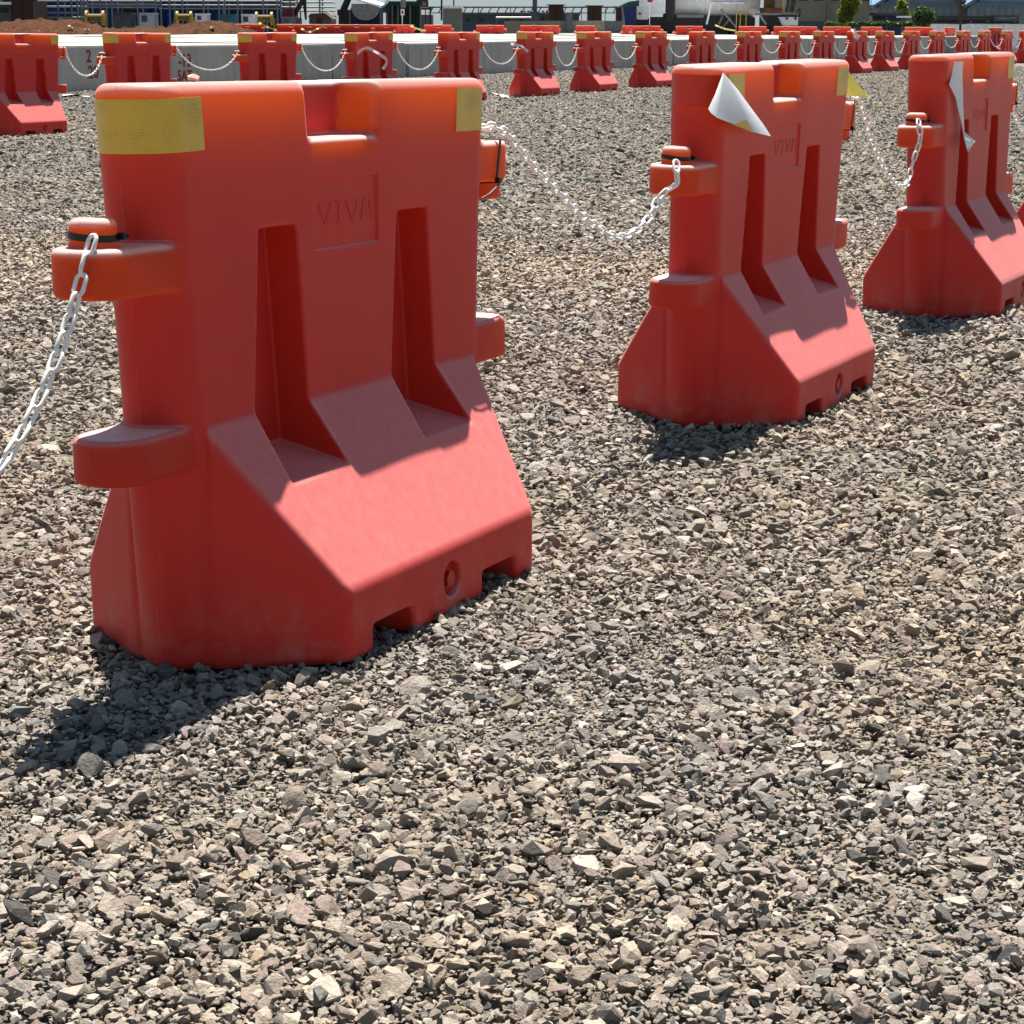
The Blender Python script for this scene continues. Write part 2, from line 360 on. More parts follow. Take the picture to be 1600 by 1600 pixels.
    for k in range(7):
        q = quads[part == k]; used, inv = np.unique(q, return_inverse=True); q = inv.reshape(-1, 4)
        me = bpy.data.meshes.new(('barrier_body' if k == 0 else 'hinge_lug' if k < 5 else 'hinge_pin')+suffix)
        me.vertices.add(len(used)); me.vertices.foreach_set('co', co[used].astype(np.float32).ravel())
        me.loops.add(len(q)*4); me.loops.foreach_set('vertex_index', q.astype(np.int32).ravel())
        me.polygons.add(len(q)); me.polygons.foreach_set('loop_start', np.arange(0, len(q)*4, 4, dtype=np.int32))
        me.update(calc_edges=True); me.validate()
        me.polygons.foreach_set('use_smooth', np.ones(len(me.polygons), bool))
        me.normals_split_custom_set_from_vertices(nrm[used].astype(np.float32))
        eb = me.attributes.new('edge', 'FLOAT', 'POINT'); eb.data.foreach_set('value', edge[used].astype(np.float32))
        ta = me.attributes.new('thin', 'FLOAT', 'POINT'); ta.data.foreach_set('value', thin[used].astype(np.float32))  # holds the hand-set glow mask, not wall thickness
        me.materials.append(M['plastic']); out.append(me)
    return out
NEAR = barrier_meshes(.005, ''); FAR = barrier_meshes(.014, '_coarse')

# ---- tapes (curved round the ends)
def wall_path(sgn, s, z, off):
    """point on the wall's skin: s<0 runs along the front face towards the middle, s>0 round the end to the back"""
    c = .482+.07*z; r = TW+off
    if s <= 0: return (sgn*(c+s), -r, z)
    a = s/r
    if a <= math.pi: return (sgn*(c+r*math.sin(a)), -r*math.cos(a), z)
    return (sgn*(c-(s-math.pi*r)), r, z)
def tape_mesh(name, sgn, s0, s1, z0, z1, n=44, skew=0.0):
    bm = bmesh.new(); uv = bm.loops.layers.uv.new('UVMap'); rows = []
    nz = 3
    for j in range(nz+1):
        row = []
        for i in range(n+1):
            s = s0+(s1-s0)*i/n; z = z0+(z1-z0)*j/nz + skew*math.sin(math.pi*i/n)*.5
            row.append((bm.verts.new(wall_path(sgn, s, z, .0022)), s, z))
        rows.append(row)
    for j in range(nz):
        for i in range(n):
            a = [rows[j][i], rows[j][i+1], rows[j+1][i+1], rows[j+1][i]]
            if sgn > 0: pass
            else: a = a[::-1]
            f = bm.faces.new([q[0] for q in a])
            if i in (0, n-1) and False: f.material_index = 1
            for lp, q in zip(f.loops, a): lp[uv].uv = (q[1]*4, q[2]*4)
    bmesh.ops.recalc_face_normals(bm, faces=bm.faces)
    bmesh.ops.solidify(bm, geom=bm.faces[:], thickness=.0016)
    me = bpy.data.meshes.new(name); bm.to_mesh(me); bm.free()
    me.materials.append(M['tape']); return me
TAPE_N = tape_mesh('tape_near_end', -1, -.055, .36, .910, .999, skew=-.006)
TAPE_F = tape_mesh('tape_far_end', 1, -.100, .30, .913, 1.002)
TAPE_N_STUB = tape_mesh('tape_stub', -1, -.140, -.012, .912, .998, 6)

# ---- cable ties
def ring_mesh(name, pts, w, t, closed=True):
    """flat band along points; (pos, outward, side) triplets"""
    mb = MB(); n = len(pts)
    for p, o, s in pts:
        p, o, s = Vector(p), Vector(o), Vector(s)
        mb.v += [tuple(p+s*w/2), tuple(p+s*w/2+o*t), tuple(p-s*w/2+o*t), tuple(p-s*w/2)]
    for i in range(n if closed else n-1):
        a, b = 4*i, 4*((i+1) % n)
        for k in range(4): mb.f.append((a+k, a+(k+1) % 4, b+(k+1) % 4, b+k))
    return mb
def tie_pin():
    pts = []
    for k in range(32):
        a = 2*math.pi*k/32; o = (math.cos(a), math.sin(a), 0)
        pts.append(((-.705+.0392*o[0], .0392*o[1], .779+.004*math.sin(a)), o, (0, 0, 1)))
    mb = ring_mesh('t', pts, .0115, .003)
    mb.cbox((-.705+.02, -.044, .778), (.012, .012, .011)); mb.cbox((-.680, -.050, .778), (.004, .012, .002))
    return mb.mesh('cable_tie_pin', M['black'])
def tie_lug():
    pts = []
    r = .0735; zt, zb = .888, .798
    path = [(-r, zt), (-r*.5, zt+.001), (0, zt+.001), (r*.5, zt+.001), (r, zt), (r, (zt+zb)/2), (r, zb), (r*.5, zb-.001), (0, zb-.002), (-r*.5, zb-.001), (-r, zb), (-r, (zt+zb)/2)]
    outs = [(-.7, .7), (0, 1), (0, 1), (0, 1), (.7, .7), (1, 0), (.7, -.7), (0, -1), (0, -1), (0, -1), (-.7, -.7), (-1, 0)]
    for (v, z), (ov, oz) in zip(path, outs): pts.append(((.668+.02*(z-zt)/.09, v, z), (0, ov, oz), (1, 0, 0)))
    mb = ring_mesh('t', pts, .0085, .0028)
    mb.cbox((.650, -.078, .802), (.014, .011, .012)); mb.tube([(.655, -.08, .80), (.63, -.085, .79), (.585, -.088, .776), (.55, -.086, .768)], .0022, 5)
    return mb.mesh('cable_tie_lug', M['black'])
TIE_N, TIE_F = tie_pin(), tie_lug()

# ---- moulded letters VIVA in the recessed panel, drain plug
def letters():
    mb = MB(); y0, y1 = -TW+.0040, -TW+.0023
    def stroke(p, q, w):
        p = Vector(p); q = Vector(q); d = (q-p).normalized(); n = Vector((-d.y, d.x))*w/2
        a, b, c, e = p+n, q+n, q-n, p-n
        mb.add([(a.x, y0, a.y), (b.x, y0, b.y), (c.x, y0, c.y), (e.x, y0, e.y)]+[(t.x*1, y1, t.y) for t in (a, b, c, e)],
               [(0, 1, 2, 3), (7, 6, 5, 4), (0, 4, 5, 1), (1, 5, 6, 2), (2, 6, 7, 3), (3, 7, 4, 0)])
    zb, zt = .757, .797; w = .0065
    stroke((-.110, zt), (-.0875, zb), w); stroke((-.0865, zb), (-.064, zt), w)
    stroke((-.036, zt), (-.036, zb), .0085); stroke((-.048, zt), (-.024, zt), .005); stroke((-.048, zb), (-.024, zb), .005)
    stroke((-.008, zt), (.0145, zb), w); stroke((.0155, zb), (.038, zt), w)
    stroke((.050, zb), (.060, zt), w); stroke((.090, zb), (.080, zt), w); stroke((.057, zt), (.083, zt), .006); stroke((.054, .772), (.086, .772), .005)
    return mb.mesh('viva_lettering', M['plastic'])
LET = letters()
def plug():
    mb = MB(); mb.bar((.015, -.256, .068), (.015, -.267, .068), .0345, 24)
    mb.bar((.015, -.262, .068), (.015, -.280, .068), .017, 6)
    return mb.mesh('drain_plug', M['red_dark'])
PLUG = plug()

def barrier(loc, rot, label, group, coarse=False, near_tape='ok', far_tape='ok', ties=(True, True)):
    t = empty('traffic_barrier', loc, rot); tag(t, label, 'traffic barrier', group)
    ms = FAR if coarse else NEAR
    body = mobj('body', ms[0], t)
    lugs = [mobj('hinge_lug', ms[k], t) for k in (1, 2, 3, 4)]
    pin = mobj('hinge_pin', ms[5], t); mobj('hinge_socket', ms[6], t)
    if near_tape == 'ok': mobj('reflective_tape', TAPE_N, t)
    if far_tape == 'ok': mobj('reflective_tape', TAPE_F, t)
    if ties[0]: mobj('cable_tie', TIE_N, pin)
    if ties[1]: mobj('cable_tie', TIE_F, lugs[2])
    mobj('lettering', LET, body)
    mobj('drain_plug', PLUG, body)
    return t

# near row
NB = [(-.3766, 4.0579, 1.1254, -.0157, .0124), (.7365, 6.4323, 1.1154, .0266, -.002), (1.8502, 8.7622, 1.122, -.0074, -.0007), (2.99, 11.13, 1.12, .0, .004)]
NL = ['largest red plastic barrier, at the left front, its yellow tapes stuck flat',
      'red plastic barrier with peeled tape, middle one of the three large front barriers',
      'red plastic barrier at the right with white tape strip hanging from its end',
      'red plastic barrier mostly cut off by the right edge of the picture']
GN = 'barriers of the front row linked by white chain'
near = []
for i, (x, y, a, tu, tv) in enumerate(NB):
    near.append(barrier((x, y, 0), (tu, tv, a), NL[i], GN, near_tape='ok' if i in (0, 3) else 'peeled', far_tape='ok'))
bpy.context.view_layer.update()
def bw(b, u, v, z): return b.matrix_world @ Vector((u, v, z))

# peeled tapes ------------------------------------------------------------
def sheet(name, rows, mat, parent, thick=.0012, label=None, smooth=True):
    bm = bmesh.new(); uv = bm.loops.layers.uv.new('UVMap')
    vv = [[bm.verts.new(p) for p in r] for r in rows]
    for j in range(len(vv)-1):
        for i in range(len(vv[0])-1):
            f = bm.faces.new((vv[j][i], vv[j][i+1], vv[j+1][i+1], vv[j+1][i])); f.smooth = smooth
            for lp, (a, b) in zip(f.loops, ((j, i), (j, i+1), (j+1, i+1), (j+1, i))): lp[uv].uv = (b*.2, a*.2)
    me = bpy.data.meshes.new(name); bm.to_mesh(me); bm.free(); me.materials.append(mat)
    o = mobj(name, me, parent)
    if label: o['label'] = label
    return o

# ------------------------------------------------------------------ chains
LP, LW, LT = .034, .0255, .0037         # pitch, outer width, wire radius
def link_mesh(name, ns, nr, mat):
    mb = MB(); L = LP+2*LT; a = L/2-LW/2+.001; r = LW/2-LT
    pts = []
    for k in range(ns):
        t = 2*math.pi*k/ns; c, s = math.cos(t), math.sin(t)
        pts.append(((a if c > 0 else -a if c < 0 else 0)+r*c, r*s, c, s))
    for x, y, c, s in pts:
        for j in range(nr):
            p = 2*math.pi*j/nr
            mb.v.append((x+LT*math.cos(p)*c, y+LT*math.cos(p)*s, LT*math.sin(p)))
    for i in range(ns):
        for j in range(nr):
            mb.f.append((i*nr+j, i*nr+(j+1) % nr, ((i+1) % ns)*nr+(j+1) % nr, ((i+1) % ns)*nr+j))
    return mb.mesh(name, mat, True)
LINK = link_mesh('chain_link', 18, 8, M['white_plastic'])
LINK_C = link_mesh('chain_link_coarse', 10, 4, M['white_plastic'])
def curve_points(ctrl, step):
    """even steps along a Catmull-Rom curve through ctrl"""
    P = [Vector(p) for p in ctrl]; P = [2*P[0]-P[1]]+P+[2*P[-1]-P[-2]]; dense = []
    for i in range(1, len(P)-2):
        for k in range(60):
            t = k/60; a, b, c, d = P[i-1:i+3]
            dense.append(.5*((2*b)+(c-a)*t+(2*a-5*b+4*c-d)*t*t+(3*b-a-3*c+d)*t**3))
    dense.append(P[-2]); out = [dense[0]]; acc = 0
    for p, q in zip(dense, dense[1:]):
        l = (q-p).length
        while acc+l >= step:
            f = (step-acc)/l; p = p.lerp(q, f); out.append(p.copy()); l = (q-p).length; acc = 0
        acc += l
    return out
def sag_curve(p, q, sag, n=14):
    p, q = Vector(p), Vector(q); k = 2.2
    res = []
    for i in range(n+1):
        t = i/n; z = (math.cosh(k*(2*t-1))-math.cosh(k))/(math.cosh(k)-1)
        res.append(p.lerp(q, t)+Vector((0, 0, sag*z)))
    return res
def chain(ctrl, label, group, single=False):
    pts = curve_points(ctrl, LP)
    mats = []
    roll0 = random.uniform(0, 1.5)
    for i, (p, q) in enumerate(zip(pts, pts[1:])):
        d = (q-p).normalized(); up = Vector((0, 0, 1)) if abs(d.z) < .93 else Vector((0, 1, 0))
        s = up.cross(d).normalized(); n = d.cross(s)
        R = Matrix((d, s, n)).transposed().to_4x4()
        tw = roll0+(math.pi/2 if i % 2 else 0)+random.uniform(-.25, .25)
        mats.append(Matrix.Translation((p+q)/2) @ R @ Matrix.Rotation(tw, 4, 'X'))
    if single:
        vs = np.array([v.co[:] for v in LINK_C.vertices]); fs = [tuple(f.vertices) for f in LINK_C.polygons]; mb = MB()
        for m in mats: mb.add([m @ Vector(p) for p in vs], fs)
        o = mb.build('plastic_chain', M['white_plastic'], None, True)
        tag(o, label, 'chain', group); return o
    t = empty('plastic_chain', pts[0]); tag(t, label, 'chain', group)
    inv = Matrix.Translation(-pts[0])
    for m in mats:
        o = mobj('link', LINK, t); o.matrix_local = inv @ m
    return t
GC = 'white plastic chains of the front row'
CH = [[(748, 200, 4.70), (765, 197, 4.74), (785, 205, 4.80), (800, 218, 4.85), (825, 250, 4.93), (850, 277, 5.02), (900, 328, 5.20), (935, 357, 5.35), (965, 370, 5.47), (990, 364, 5.57), (1015, 339, 5.65), (1033, 304, 5.70)],
      [(1333, 152, 7.08), (1340, 150, 7.12), (1348, 172, 7.20), (1362, 220, 7.35), (1380, 262, 7.52), (1398, 287, 7.72), (1410, 292, 7.88), (1419, 284, 7.98), (1425, 258, 8.02)]]
CL = ['white plastic chain hanging between the largest front barrier and the middle front barrier',
      'white plastic chain hanging between the middle front barrier and the right front barrier']
for k, (pts_, lab) in enumerate(zip(CH, CL)): chain([at(*p) for p in pts_]+[bw(near[k+1], *q) for q in ((-.786, -.04, .715), (-.780, -.03, .755), (-.752, -.02, .786))], lab, GC)
chain([bw(near[2], .62, 0, .893), bw(near[2], .70, 0, .897)]+sag_curve(bw(near[2], .765, -.01, .878), bw(near[3], -.744, -.03, .782), .22), 'white plastic chain leaving the far end of the right front barrier', GC)
A0 = (-1.4856+.70*.4306, 1.69+.70*.9025)
end = bw(near[0], -.742, -.028, .782)
chain(list(reversed(sag_curve((A0[0], A0[1], .86), end, .46))), 'white plastic chain running from the largest front barrier out of the left edge', GC)

# ------------------------------------------------------------------ gravel
def rock_mesh(name, seed, mat, npts=15):
    r = random.Random(seed); bm = bmesh.new()
    ax = (1.0, r.uniform(.6, .95), r.uniform(.42, .75))
    for _ in range(npts):
        v = Vector((r.gauss(0, 1), r.gauss(0, 1), r.gauss(0, 1))).normalized()
        k = r.uniform(.82, 1.0); p = 3.0
        s = 1/(abs(v.x)**p+abs(v.y)**p+abs(v.z)**p)**(1/p)
        bm.verts.new((v.x*ax[0]*k*s*.5, v.y*ax[1]*k*s*.5, v.z*ax[2]*k*s*.5))
    bmesh.ops.convex_hull(bm, input=bm.verts)
    bmesh.ops.delete(bm, geom=[v for v in bm.verts if not v.link_faces], context='VERTS')
    bmesh.ops.recalc_face_normals(bm, faces=bm.faces)
    me = bpy.data.meshes.new(name); bm.to_mesh(me); bm.free()
    if mat: me.materials.append(mat)
    return me
PALETTE = [((.298, .250, .206), 36), ((.365, .315, .265), 22), ((.232, .187, .156), 20), ((.205, .183, .160), 12), ((.245, .190, .165), 8), ((.096, .085, .076), 5), ((.31, .245, .165), 1.2), ((.172, .168, .155), 2)]
pal = np.array([p[0] for p in PALETTE]); pw = np.array([p[1] for p in PALETTE], float); pw /= pw.sum()
def lattice_noise(x, y, s, seed):
    g = np.random.default_rng(seed).random((64, 64)); X, Y = x/s, y/s
    i, j = np.floor(X).astype(int), np.floor(Y).astype(int); fx, fy = X-i, Y-j
    fx = fx*fx*(3-2*fx); fy = fy*fy*(3-2*fy)
    a, b, c, d = g[i % 64, j % 64], g[(i+1) % 64, j % 64], g[i % 64, (j+1) % 64], g[(i+1) % 64, (j+1) % 64]
    return (a*(1-fx)+b*fx)*(1-fy)+(c*(1-fx)+d*fx)*fy
def tint(x, y, n):
    c = pal[rng.choice(len(pal), n, p=pw)]*rng.uniform(.80, 1.20, (n, 1))
    w = .6*lattice_noise(x, y, .9, 3)+.4*lattice_noise(x, y, .3, 4)
    warm = np.clip((w-.5)*2.2, -1, 1)[:, None]
    band = np.clip(1-np.abs(y-9.6)/2.2, 0, 1)[:, None]*np.array([.30, .22, .12])      # a sandier strip beyond the second barrier
    return np.clip(c*(1+warm*np.array([.08, .03, -.07])+band), .02, .9)
def gravel_mat(attr_type, name):
    m, n, l, b = new_mat(name)
    at_ = N(n, 'ShaderNodeAttribute', attribute_type='INSTANCER', attribute_name='col')
    tc = N(n, 'ShaderNodeTexCoord'); no = N(n, 'ShaderNodeTexNoise', Scale=5.5, Detail=6, Roughness=.7); l.new(tc.outputs['Object'], no.inputs['Vector'])
    mr = N(n, 'ShaderNodeMapRange'); mr.inputs['From Min'].default_value = .25; mr.inputs['From Max'].default_value = .75; mr.inputs['To Min'].default_value = .68; mr.inputs['To Max'].default_value = 1.3; l.new(no.outputs['Fac'], mr.inputs['Value'])
    mx = N(n, 'ShaderNodeMix', data_type='RGBA', blend_type='MULTIPLY'); mx.inputs['Factor'].default_value = 1
    l.new(at_.outputs['Color'], mx.inputs[6]); l.new(mr.outputs[0], mx.inputs[7])
    last = mx.outputs[2]
    if attr_type == 'patch':
        a2 = N(n, 'ShaderNodeAttribute', attribute_type='GEOMETRY', attribute_name='stone')
        m2 = N(n, 'ShaderNodeMix', data_type='RGBA', blend_type='MULTIPLY'); m2.inputs['Factor'].default_value = 1
        l.new(at_.outputs['Color'], m2.inputs[6]); l.new(a2.outputs['Color'], m2.inputs[7]); last = m2.outputs[2]
    l.new(last, b.inputs['Base Color']); b.inputs['Roughness'].default_value = .85; b.inputs['Specular IOR Level'].default_value = .3
    if attr_type != 'patch':
        bp = N(n, 'ShaderNodeBump', Strength=.5, Distance=.06); l.new(no.outputs['Fac'], bp.inputs['Height']); l.new(bp.outputs[0], b.inputs['Normal'])
    return m
def scatter(name, sources, P, Rt, Sc, Ix, Cl, label):
    me = bpy.data.meshes.new(name); n = len(P)
    me.vertices.add(n); me.vertices.foreach_set('co', P.astype(np.float32).ravel())
    for nm, tp, key, dat in (('rot', 'FLOAT_VECTOR', 'vector', Rt), ('scl', 'FLOAT_VECTOR', 'vector', Sc), ('idx', 'INT', 'value', Ix)):
        a = me.attributes.new(nm, tp, 'POINT'); a.data.foreach_set(key, dat.astype(np.int32 if tp == 'INT' else np.float32).ravel())
    a = me.attributes.new('col', 'FLOAT_COLOR', 'POINT'); a.data.foreach_set('color', np.concatenate([Cl, np.ones((n, 1))], 1).astype(np.float32).ravel())
    coll = bpy.data.collections.new(name+'_stones')
    for k, s in enumerate(sources): coll.objects.link(bpy.data.objects.new('%s_stone_%02d' % (name, k), s))
    o = mobj(name, me); me.materials.append(sources[0].materials[0])
    ng = bpy.data.node_groups.new(name+'_scatter', 'GeometryNodeTree')
    ng.interface.new_socket('Geometry', in_out='INPUT', socket_type='NodeSocketGeometry'); ng.interface.new_socket('Geometry', in_out='OUTPUT', socket_type='NodeSocketGeometry')
    gi, go = ng.nodes.new('NodeGroupInput'), ng.nodes.new('NodeGroupOutput')
    cf = ng.nodes.new('GeometryNodeCollectionInfo'); cf.inputs['Collection'].default_value = coll; cf.inputs['Separate Children'].default_value = True; cf.inputs['Reset Children'].default_value = True
    ip = ng.nodes.new('GeometryNodeInstanceOnPoints'); ip.inputs['Pick Instance'].default_value = True
    def na(nm, tp):
        q = ng.nodes.new('GeometryNodeInputNamedAttribute'); q.data_type = tp; q.inputs['Name'].default_value = nm
        return next(s for s in q.outputs if s.name == 'Attribute' and s.enabled)
    er = ng.nodes.new('FunctionNodeEulerToRotation'); L = ng.links
    L.new(na('rot', 'FLOAT_VECTOR'), er.inputs[0]); L.new(er.outputs[0], ip.inputs['Rotation']); L.new(na('scl', 'FLOAT_VECTOR'), ip.inputs['Scale']); L.new(na('idx', 'INT'), ip.inputs['Instance Index'])
    L.new(gi.outputs[0], ip.inputs['Points']); L.new(cf.outputs[0], ip.inputs['Instance']); L.new(ip.outputs[0], go.inputs[0])
    md = o.modifiers.new('scatter', 'NODES'); md.node_group = ng
    tag(o, label, 'gravel', kind='stuff'); return o
def field(y0, y1, pitch, jit, margin=.33, extra=.62):
    ys = np.arange(y0, y1, pitch); out = []
    for y in ys:
        w = margin*y+extra; x = np.arange(-w, w, pitch); out.append(np.stack([x, np.full(len(x), y)], 1))
    P = np.concatenate(out); return P+rng.uniform(-jit, jit, P.shape)*pitch
def clear_of_barriers(P, shrink=.012):
    keep = np.ones(len(P), bool)
    for x, y, a, _, _ in NB:
        dx, dy = P[:, 0]-x, P[:, 1]-y
        u = dx*math.cos(a)+dy*math.sin(a); v = -dx*math.sin(a)+dy*math.cos(a)
        inside = (np.abs(v) < .284-shrink) & (.827*(np.abs(u)-.388)+.562*(np.abs(v)-.284) < -shrink)
        inside |= (np.abs(v) < .066) & (np.abs(u) < .54)
        tun = ((np.abs(u+.222) < .07) | (np.abs(u-.226) < .07)) & (np.abs(v) > .12)
        keep &= ~(inside & ~tun)
    return P[keep]
ROCK_M = gravel_mat('stone', 'gravel_stone')
rocks = [rock_mesh('gravel_stone_%02d' % k, 100+k, ROCK_M, 12+k % 5*2) for k in range(24)]
def layer(y0, y1, pitch, size, sj, zk, margin=.33, jit=.5, thin=0):
    P = clear_of_barriers(field(y0, y1, pitch, jit, margin))
    if thin:                                   # worn patches where fines show between the stones
        w_ = .65*lattice_noise(P[:, 0], P[:, 1], .42, 31)+.35*lattice_noise(P[:, 0], P[:, 1], .13, 32)
        P = P[rng.random(len(P)) > thin*np.clip((w_-.60)/.10, 0, 1)]
    n = len(P)
    s = size*np.exp(rng.normal(0, sj, n)); s = np.clip(s, size*.4, size*2.0)
    z = s*rng.uniform(zk[0], zk[1], n)
    R = np.stack([rng.normal(0, .42, n), rng.normal(0, .42, n), rng.uniform(0, 6.283, n)], 1)
    S = np.stack([s, s*rng.uniform(.8, 1.2, n), s*rng.uniform(.65, 1.0, n)], 1)
    return np.concatenate([P, z[:, None]], 1), R, S, rng.integers(0, len(rocks), n), tint(P[:, 0], P[:, 1], n)
LY = [layer(1.9, 6.2, .050, .032, .28, (.0, .30), thin=.65), layer(1.9, 6.2, .0168, .0190, .27, (-.2, .58), thin=.65), layer(1.9, 4.4, .0125, .0095, .30, (.0, .9)),
      layer(6.2, 12.5, .060, .033, .28, (.0, .4), thin=.4), layer(6.2, 12.5, .0215, .0225, .27, (-.2, .55), thin=.55)]
scatter('gravel', rocks, *[np.concatenate([L[k] for L in LY]) for k in range(5)], 'angular beige and grey crushed stone covering the ground around the front barriers')
# farther off: patches of the same stones
PATCH_M = gravel_mat('patch', 'gravel_patch')
def patch(seed, size=.8):
    r = np.random.default_rng(seed); vs, fs, cs = [], [], []
    base = [( [v.co[:] for v in m.vertices], [tuple(p.vertices) for p in m.polygons]) for m in rocks[:10]]
    n0 = 0
    for pitch, sz in ((.05, .040), (.0235, .025)):
        g_ = np.arange(-size/2, size/2, pitch)
        for x in g_:
            for y in g_:
                bv, bf = base[r.integers(0, len(base))]
                s = sz*math.exp(r.normal(0, .28)); e = Euler((r.normal(0, .4), r.normal(0, .4), r.uniform(0, 6.3))).to_matrix()
                px, py = x+r.uniform(-.5, .5)*pitch, y+r.uniform(-.5, .5)*pitch
                V_ = np.array(bv) @ np.array(e).T*s+np.array([px, py, s*r.uniform(0, .3)])
                vs.append(V_); fs += [tuple(i+n0 for i in f) for f in bf]; n0 += len(bv)
                c = pal[r.choice(len(pal), p=pw)]/.255*r.uniform(.75, 1.25); cs.append(np.tile(np.append(c, 1), (len(bv), 1)))
    me = bpy.data.meshes.new('gravel_patch'); me.from_pydata(np.concatenate(vs).tolist(), [], fs); me.update()
    a = me.attributes.new('stone', 'FLOAT_COLOR', 'POINT'); a.data.foreach_set('color', np.concatenate(cs).astype(np.float32).ravel())
    me.materials.append(PATCH_M); return me
patches = [patch(900+k) for k in range(5)]
P = field(12.6, 62, .62, .22, .33, .6); n = len(P)
w = np.clip((lattice_noise(P[:, 0], P[:, 1], 3.0, 8)-.5)*2, -1, 1)[:, None]
cl = np.array([.158, .160, .156])*rng.uniform(.93, 1.07, (n, 1))*(1+w*np.array([.10, .05, -.03]))
scatter('gravel_field', patches, np.concatenate([P, np.full((n, 1), -.004)], 1), np.stack([np.zeros(n), np.zeros(n), rng.uniform(0, 6.28, n)], 1),
        np.ones((n, 3)), rng.integers(0, 5, n), cl, 'grey crushed stone stretching away to the far row of barriers')
# ------------------------------------------------------------------ peeled tapes on the front row
def loc_at(b, x, y, v):
    """local point of barrier b on the plane v = const that the photo shows at pixel x, y"""
    inv = b.matrix_world.inverted(); c = inv @ Vector((0, 0, H_CAM)); r = inv.to_3x3() @ ray(x, y)
    return c + r*((v-c.y)/r.y)
b2, b3 = near[1], near[2]
M['clean'] = simple('unfaded_plastic', (.62, .035, .022), .33, .06, 12)
MARK = tape_mesh('tape_mark', -1, -.012, .26, .912, .998); MARK.materials.clear(); MARK.materials.append(M['clean'])
for b in (b2, b3):
    o = mobj('adhesive_mark', MARK, b); o['label'] = 'brighter red patch where the tape was'
    o.scale = (1, .985, 1)
o = mobj('reflective_tape', TAPE_N_STUB, b2); o['label'] = 'piece of yellow tape still stuck'
A = loc_at(b2, 1130, 113, -.081)
rim = [(1107, 170, -.090), (1112, 177, -.100), (1120, 184, -.108), (1143, 193, -.116), (1175, 206, -.122), (1205, 213, -.124), (1182, 182, -.098), (1158, 152, -.086)]
rows = []
for k in range(6):
    t = k/5
    rows.append([A.lerp(loc_at(b2, x, y, v), t)+Vector((0, random.uniform(-.0025, .0015)*t, 0))+Vector((0, -.004*math.sin(math.pi*t)*(1 if 0 < i < 7 else .3), 0)) for i, (x, y, v) in enumerate(rim)])
sheet('peeled_tape', rows, M['peel'], b2, label='white underside of peeled tape')
rows = [[loc_at(b2, 1146, 195, -.125), loc_at(b2, 1166, 187, -.125)], [loc_at(b2, 1160, 200, -.125), loc_at(b2, 1170, 194, -.125)], [loc_at(b2, 1176, 206, -.125), loc_at(b2, 1177, 205, -.125)]]
sheet('tape_corner', [r[::-1] for r in rows], M['tape'], b2, label='folded yellow corner of the tape')
rows = [[loc_at(b2, 1324, 109, -.06), loc_at(b2, 1323, 130, -.06), loc_at(b2, 1322, 151, -.06)], [loc_at(b2, 1337, 126, -.075), loc_at(b2, 1336, 140, -.08), loc_at(b2, 1335, 150, -.07)], [loc_at(b2, 1347, 139, -.07), loc_at(b2, 1348, 146, -.06), loc_at(b2, 1346, 152, -.07)], [loc_at(b2, 1357, 148, -.06), loc_at(b2, 1356, 151, -.06), loc_at(b2, 1354, 154, -.06)]]
sheet('peeled_tape', rows, M['peel'], b2, label='loose yellow end of the tape')
rows = [[(1491, 96), (1499, 96), (1505, 96)], [(1487, 118), (1496, 115), (1504, 112)], [(1483, 132), (1494, 130), (1504, 126)], [(1493, 152), (1500, 150), (1505, 147)], [(1497, 170), (1501, 168), (1505, 166)], [(1501, 188), (1503, 186), (1506, 184)], [(1504, 206), (1505, 206), (1507, 206)], [(1506, 214), (1514, 217), (1524, 221)], [(1510, 230), (1514, 230), (1517, 230)], [(1512, 238), (1513, 238), (1514, 238)]]
vs_ = [-.081, -.084, -.088, -.092, -.094, -.096, -.098, -.118, -.120, -.118]
rows = [[loc_at(b3, x, y, v-(.005 if i == 1 else 0)) for i, (x, y) in enumerate(r)] for r, v in zip(rows, vs_)]
sheet('peeled_tape', rows, M['peel'], b3, label='white strip of peeled tape hanging down')
# pebble left on the top of the nearest barrier
pm = rock_mesh('small_pebble', 5, simple('pebble', (.55, .36, .26), .8), 22)
pb = mobj('pebble', pm); pb.location = bw(near[0], -.37, .02, 1.0295); pb.scale = (.022, .02, .024); tag(pb, 'tiny pale pebble lying on top of the largest front barrier', 'pebble')

# ------------------------------------------------------------------ far row of barriers with chains
FX = {1: 28, 2: 215, 3: 418, 4: 578, 5: 717, 6: 836, 7: 929, 8: 1018, 9: 1097, 10: 1171, 11: 1233, 12: 1287, 13: 1340, 14: 1383, 15: 1424, 16: 1464, 17: 1505, 18: 1538, 19: 1573, 20: 1601}
GF = 'far row of barriers in front of the concrete blocks'; far = {}
ORD = ['', 'leftmost', 'second', 'third', 'fourth', 'fifth', 'sixth', 'seventh', 'eighth', 'ninth', 'tenth', 'eleventh', 'twelfth', 'thirteenth', 'fourteenth', 'fifteenth', 'sixteenth', 'seventeenth', 'eighteenth', 'nineteenth', 'twentieth']
EX = {4: 'red barrier with pinkish ribbon across it, fourth from left in the far row', 6: 'red barrier with knotted ribbon at its pin, sixth from left in the far row', 13: 'red barrier with loose white tape, thirteenth from left in the far row', 1: 'red barrier cut by the left edge, leftmost in the far row', 20: 'red barrier cut by the right edge, last in the far row'}
for i, px in FX.items():
    D = 34.7+(i-6)*2.55
    p = at(px, 60, D)
    tape = 'none' if i in (5, 9, 13, 20) else 'ok'
    far[i] = barrier((p.x, D, .0), (random.uniform(-.012, .012), random.uniform(-.01, .01), 1.122+random.uniform(-.035, .035)), EX.get(i, 'red barrier standing %s from left in the far row' % ORD[i]), GF, coarse=True, near_tape=tape, far_tape='ok')
